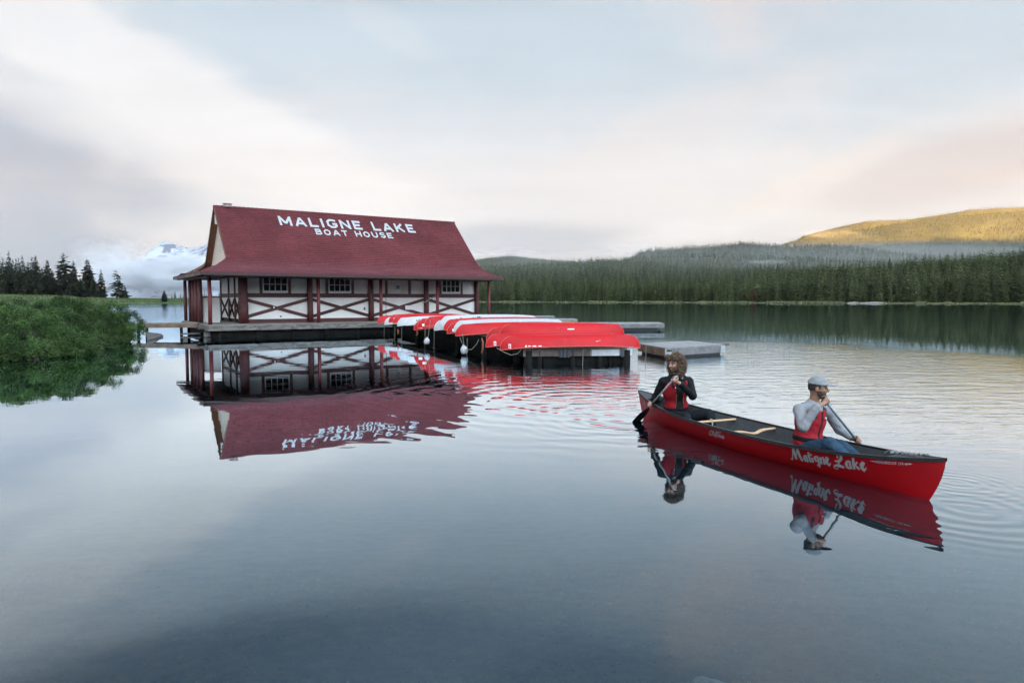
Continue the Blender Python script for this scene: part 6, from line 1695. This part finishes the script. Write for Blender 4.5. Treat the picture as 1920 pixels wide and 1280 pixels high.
def paddle(a, low, tip, shaft_m, label, normal, grip_dir):
    """T-grip at a, shaft to low, blade from there to tip"""
    a, low, tip = Vector(a), Vector(low), Vector(tip); d = (tip - a).normalized(); t = empty('paddle', a); o = a
    thr = low
    MB().tube([Vector(), (thr - o) * .5, thr - o + d * .12], .0155, 10).build('shaft', shaft_m, t, smooth=True)
    MB().tube([(thr - o) - d * .16, (thr - o) + d * .02], .019, 10).build('shaft_sleeve', BLADE, t, smooth=True)
    g = Vector(grip_dir); g = (g - d * g.dot(d)).normalized()
    MB().tube([g * .055 - d * .012, g * .03 - d * .02, -d * .022, -g * .03 - d * .02, -g * .055 - d * .012], [.011, .016, .018, .016, .011], 8).build('grip', BLADE, t, smooth=True)
    n = Vector(normal); n = (n - d * n.dot(d)).normalized(); w = d.cross(n); L = (tip - thr).length; mb = MB()
    prof = [(0, .018), (.10, .035), (.25, .085), (.45, .105), (.75, .108), (.92, .098), (1.0, .055)]
    for sg in (1, -1):
        rows = []
        for f, hw in prof:
            c = thr - o + d * L * f; th = .012 * (1 - f * .75)
            rows.append([c + w * hw * u + n * sg * (th * (1 - abs(u)) ** 1.5 + .0025 * (1 - abs(u)) + .0008) for u in (-1, -.6, -.15, 0, .15, .6, 1)])
        mb.grid(rows, flip=(sg < 0))
    mb.build('blade', BLADE, t, smooth=True)
    MB().tube([(thr - o) - d * .05 + n * .012, thr - o + d * L * .55 + n * .008], [.014, .004], 6).build('blade_spine', BLADE, t, smooth=True)
    return tag(t, label, 'paddle', 'paddles in use')

HEAD3 = np.array([hd.x, hd.y, 0])
# ---- bow paddler
f_top = np.array(at(1546, 750, 8.68)); f_low = np.array(at(1607, 826, 8.86)); fd = f_low - f_top; fd /= np.linalg.norm(fd)
JF = dict(pelvis=at(1512, 842, 8.99), chest=at(1519, 790, 8.98), neck=at(1525, 757, 8.97), head=at(1533, 727, 8.93), rs=at(1499, 768, 8.82), ls=at(1552, 771, 9.12), re=at(1506, 800, 8.58), le=at(1574, 805, 9.14), rw=at(1532, 762, 8.55), lw=at(1597, 820, 8.98),
          rhip=at(1503, 845, 8.93), lhip=at(1522, 845, 9.08), rk=at(1556, 832, 8.48), lk=at(1578, 838, 8.74), ra=at(1600, 868, 8.42), la=at(1618, 866, 8.50))
def extra_front(q):
    hp, s, HM, head, child, lo, hi = q['hp'], q['s'], q['HM'], q['head'], q['child'], q['lo'], q['hi']; hr, hf, hu = HM; h0 = q['P']['head']
    l_, h_ = h0 - .24, h0 + .24
    F = Field(l_, h_, .006); head(F, .007); r_, f_, u_ = F.coords(h0, HM); r_ /= s; f_ /= s; u_ /= s
    bd = F.copy(); bd.f = np.maximum(np.maximum(bd.f, (u_ + .028 + .35 * np.maximum(.035 - f_, 0) * 0) * s), -(f_ + .005) * s)
    lip = np.sqrt((r_ / .024) ** 2 + ((f_ - .10) / .05) ** 2 + ((u_ + .061) / .011) ** 2) - 1
    ck = np.maximum(-(u_ + .040), np.abs(r_) * 0 + (f_ - .045)) ; bd.f = np.maximum(bd.f, -lip * .02)
    cheek = np.sqrt(((np.abs(r_) - .045) / .034) ** 2 + ((f_ - .085) / .05) ** 2 + ((u_ + .022) / .028) ** 2) - 1; bd.f = np.maximum(bd.f, -cheek * .02)
    child(bd, 'beard', mat('beard_dark', (.048, .032, .024), .9, .3, 60), .004, 60)
    hair = F.copy(); hair.f = np.maximum(np.maximum(hair.f, -(u_ + .03) * s), (f_ - .035 + .6 * (u_ < .0) * .03) * s); child(hair, 'hair', mat('hair_black', (.014, .011, .010), .8, .3, 60))
    cap = Field(l_, h_, .006); head(cap, .020); tilt = u_ - .046 - .12 * (-f_ * .5); cap.f = np.maximum(cap.f, -tilt * s); child(cap, 'cap', mat('grey_cap', (.18, .20, .215), .85, .1, 25, .002, 120), .003, 20)
    br = Field(l_, h_, .005); br.ell(hp(0, .125, .052), [.078 * s, .085 * s, .010 * s], HM, 0); br.f = np.maximum(br.f, -(f_ - .07) * s) if br.f.shape == f_.shape else br.f; child(br, 'cap_brim', mat('grey_cap_brim', (.22, .24, .255), .8, .1, 25))
    eb = Field(l_, h_, .005)
    for sd in (-1, 1): eb.cone(hp(sd * .016, .098, .036), hp(sd * .048, .080, .040), .005 * s, .004 * s, .003)
    child(eb, 'eyebrows', mat('hair_black', (1, 1, 1)))
    T = q['T']; m = q['top'].copy(); r_, f_, u_ = q['c']; m.f = np.maximum(np.maximum(m.f - .006, (np.sqrt(((r_ + .085) / .034) ** 2 + ((u_ - .075) / .020) ** 2) - 1) * .03), -f_); child(m, 'vest_badge', mat('badge_pale', (.5, .55, .58), .5, .2, 40))
    sh = Field(lo, hi, .010); pv = q['P']['pelvis']; sh.ell(pv + T[2] * .10 * s, [.178 * s, .142 * s, .07 * s], T, .03); child(sh, 'shirt_hem', mat('white_tee', (.62, .64, .66), .85, .1, 20), .012, 14)
shaft_back = np.array(JF['rw']) - f_top
person(JF, 1.10, None, (.93, -.36, -.06), SKIN_B, 'person in a grey cap, grey sweatshirt and red life vest paddling in the bow', dict(
    width=1.0, heading=HEAD3, trousers=JEANS, top=SWEAT, vest=FAB_RED2, vest_dark=FAB_BLK, vest_centre=.016, belt=(-.20, .028), strap=FAB_GRY, vest_low=.285,
    hands=[dict(wrist=np.array(JF['rw']), G=f_top, ax=fd, back=np.array((-.35, -.9, .25)), r0=.018, flip=-1), dict(wrist=np.array(JF['lw']), G=f_low, ax=fd, back=np.array(JF['lw']) - f_low + np.array((0, -.05, .06)), r0=.018, flip=1)], extra=extra_front))
paddle(f_top + fd * .0, f_low + fd * .12, f_low + fd * .66, DSHAFT, 'paddle with a dark metal shaft held by the person in the cap', (.3, .9, .2), (.8, .3, .3))

# ---- stern paddler
s_top = np.array(at(1265, 709, 11.22)); s_low = np.array(at(1221, 758, 11.82)); sd_ = s_low - s_top; sd_ /= np.linalg.norm(sd_)
JS = dict(pelvis=at(1269, 779, 11.75), chest=at(1266, 733, 11.72), neck=at(1268, 704, 11.70), head=at(1266, 682, 11.62), rs=at(1244, 715, 11.66), ls=at(1292, 715, 11.78), re=at(1230, 742, 11.82), le=at(1299, 742, 11.50), rw=at(1223, 754, 11.82), lw=at(1275, 719, 11.28),
          rhip=at(1259, 780, 11.70), lhip=at(1281, 780, 11.72), rk=at(1286, 783, 11.17), lk=at(1329, 776, 11.42), ra=at(1298, 806, 11.05), la=at(1342, 800, 11.25))
def extra_back(q):
    hp, s, HM, head, child = q['hp'], q['s'], q['HM'], q['head'], q['child']; hr, hf, hu = HM; h0 = q['P']['head']; T = q['T']
    l_, h_ = h0 - .40, h0 + .36
    F = Field(l_, h_, .009); F.ell(hp(0, -.045, .045), [.108 * s, .108 * s, .102 * s], HM, .05); F.ell(hp(0, -.060, -.070), [.122 * s, .088 * s, .112 * s], HM, .05)
    for sd in (-1, 1): F.ell(hp(sd * .094, -.015, -.055), [.042 * s, .058 * s, .11 * s], HM, .04)
    F.ell(hp(0, .055, .098), [.10 * s, .055 * s, .038 * s], HM, .03)
    r_, f_, u_ = [a / s for a in F.coords(h0, HM)]
    face = np.sqrt((r_ / .086) ** 2 + ((f_ - .14) / .150) ** 2 + ((u_ + .035) / .120) ** 2) - 1; F.f = np.maximum(F.f, -face * .05)
    HB = mat('curly_hair', (.060, .036, .022), .75, .4, 26, .01, 40); hair = child(F, 'hair', HB, .030, 26)
    mb = MB(); rr = random.Random(4); n = 0
    vs = [v.co.copy() for v in hair.data.vertices]
    for _ in range(1700):
        v = rr.choice(vs); w_ = np.array(v) + q['org'] - h0
        if w_ @ hf > .015 and abs(w_ @ hr) < .095 and -.25 < w_ @ hu < .085: continue
        d = (v + Vector(q['org']) - Vector(hp(0, -.03, 0))); d.normalize(); d = (d * .6 + Vector((rr.gauss(0, .5), rr.gauss(0, .5), rr.gauss(-.5, .4)))).normalized()
        a = d.orthogonal().normalized(); b = d.cross(a); ph = rr.random() * 6.28; R0 = rr.uniform(.006, .013) * s; Ln = rr.uniform(.025, .06); mb._t = rr.random()
        mb.tube([v + d * (Ln * k / 8) + (a * math.cos(ph + k * 1.05) + b * math.sin(ph + k * 1.05)) * R0 for k in range(9)], [.0034 * s] * 8 + [.0015], 3, False)
    mb.build('curls', mat('curl_strands', (.105, .064, .037), .65, .3, 20, tone=.55), hair, tone=True)
    B = Field(h0 - .25, h0 + .25, .006); head(B, .006); r_, f_, u_ = [a / s for a in B.coords(h0, HM)]
    lip = np.sqrt((r_ / .022) ** 2 + ((f_ - .10) / .05) ** 2 + ((u_ + .061) / .010) ** 2) - 1
    B.f = np.maximum(np.maximum(np.maximum(B.f, (u_ + .042) * s), -(f_ - .02) * s), -lip * .02); child(B, 'beard', mat('beard_brown', (.075, .042, .026), .9, .3, 60), .004, 60)
    eb = Field(h0 - .2, h0 + .2, .005)
    for sd in (-1, 1): eb.cone(hp(sd * .016, .098, .034), hp(sd * .048, .080, .038), .005 * s, .004 * s, .003)
    child(eb, 'eyebrows', mat('brow_brown', (.06, .035, .022), .9))
    c = q['P']['chest']
    for sd in (-1, 1):       # pale piping and red chest flaps
        p = [c + T[0] * sd * (.062 + .016 * k) * s + T[1] * (.150 - .008 * k) * s + T[2] * (.085 + .004 * k) * s - q['org'] for k in range(4)]
        MB().tube([Vector(v) for v in p], .008, 5).build('vest_piping', mat('piping_pale', (.55, .50, .52), .7, .1, 20), q['body'])
        p = [c + T[0] * sd * .062 * s + T[1] * (.165 - .01 * k) * s + T[2] * (-.02 - .06 * k) * s - q['org'] for k in range(5)]
        MB().tube([Vector(v) for v in p], .0045, 4).build('vest_piping', mat('piping_orange', (.30, .14, .05), .7, .1, 20), q['body'])
person(JS, 1.10, None, (-.84, -.52, -.10), SKIN_A, 'person with long curly hair, black jacket and red life vest paddling in the stern', dict(
    width=1.0, heading=HEAD3, trousers=PANTS, top=JACKET, vest=FAB_RED, vest_dark=FAB_BLK, vest_centre=.058, belt=(-.255, .018), strap=JACKET, vest_low=.28, collar=mat('plaid_collar', (.20, .23, .25), .85, .5, 60),
    hands=[dict(wrist=np.array(JS['rw']) + np.array((.02, 0, .02)), G=s_low, ax=sd_, back=np.array((-.7, -.5, .3)), r0=.018, flip=1), dict(wrist=np.array(JS['lw']), G=s_top, ax=sd_, back=np.array((.35, -.9, -.1)), r0=.018, flip=-1)], extra=extra_back))
s_tip = np.array(at(1196, 789, 12.38))
paddle(s_top - sd_ * .10, s_low + sd_ * .10, s_low + sd_ * .10 + (s_tip - s_low) / np.linalg.norm(s_tip - s_low) * .60, ALU, 'paddle with a silver shaft and black blade dipping in the water at the stern', (.35, -.9, .4), (.9, .3, .1))

# ---------------------------------------------------------------- air
def closed_box(name, x0, x1, y0, y1, z0, z1, m):
    c = ((x0 + x1) / 2, (y0 + y1) / 2, (z0 + z1) / 2)
    return MB().box((0, 0, 0), (x1 - x0, y1 - y0, z1 - z0)).build(name, m, loc=c)
def volume_mat(name, dens, col, aniso=0.0, ragged=False):
    m = bpy.data.materials.new(name); m.use_nodes = True; t = NT(m.node_tree); m.node_tree.nodes.clear()
    out = t.node('ShaderNodeOutputMaterial'); v = t.node('ShaderNodeVolumePrincipled')
    v.inputs['Density'].default_value = dens; v.inputs['Color'].default_value = (*col, 1); v.inputs['Anisotropy'].default_value = aniso
    if ragged:
        co = t.node('ShaderNodeTexCoord').outputs['Object']; oi = t.node('ShaderNodeObjectInfo').outputs['Random']
        r2 = t.vmath('DOT_PRODUCT', co, co)
        n = t.noise(t.vmath('ADD', t.vmath('MULTIPLY', co, (2.2, 1.0, 1.5)), t.comb(t.math('MULTIPLY', oi, 40.0), 0.0, 0.0)), 1.3, 5, 0.62, 0.5)
        d = t.math('ADD', t.math('SUBTRACT', 0.75, r2), t.math('MULTIPLY', t.math('SUBTRACT', n, 0.5), 2.6))
        t.put(v.inputs['Density'], t.math('MULTIPLY', t.smooth(d, 0.1, 1.1), dens))
    t.l.new(v.outputs[0], out.inputs['Volume']); return m
tag(closed_box('haze', -6700, 8800, -7000, 7000, -30, 1250, volume_mat('haze', HAZE, (0.93, 0.96, 1.0))), 'thin pale morning haze over the whole lake', 'haze', kind='stuff')
def mist(px, row, D, hw, hh, depth, dens, lab, ragged=True, name='mist'):
    c = at(px, row, D); k = D / 1280.0; rows = []
    for th in np.linspace(0.01, math.pi - 0.01, 11): rows.append([(math.sin(th) * math.cos(ph), math.sin(th) * math.sin(ph), math.cos(th)) for ph in np.linspace(0, 2 * math.pi, 19)])
    o = MB().grid(rows, flip=True).build(name, volume_mat(name, dens, (0.80, 0.83, 0.88), ragged=ragged), loc=c); o.scale = (hw * k, depth, hh * k)
    tag(o, lab, 'mist', kind='stuff')
for a in MISTS: mist(*a)
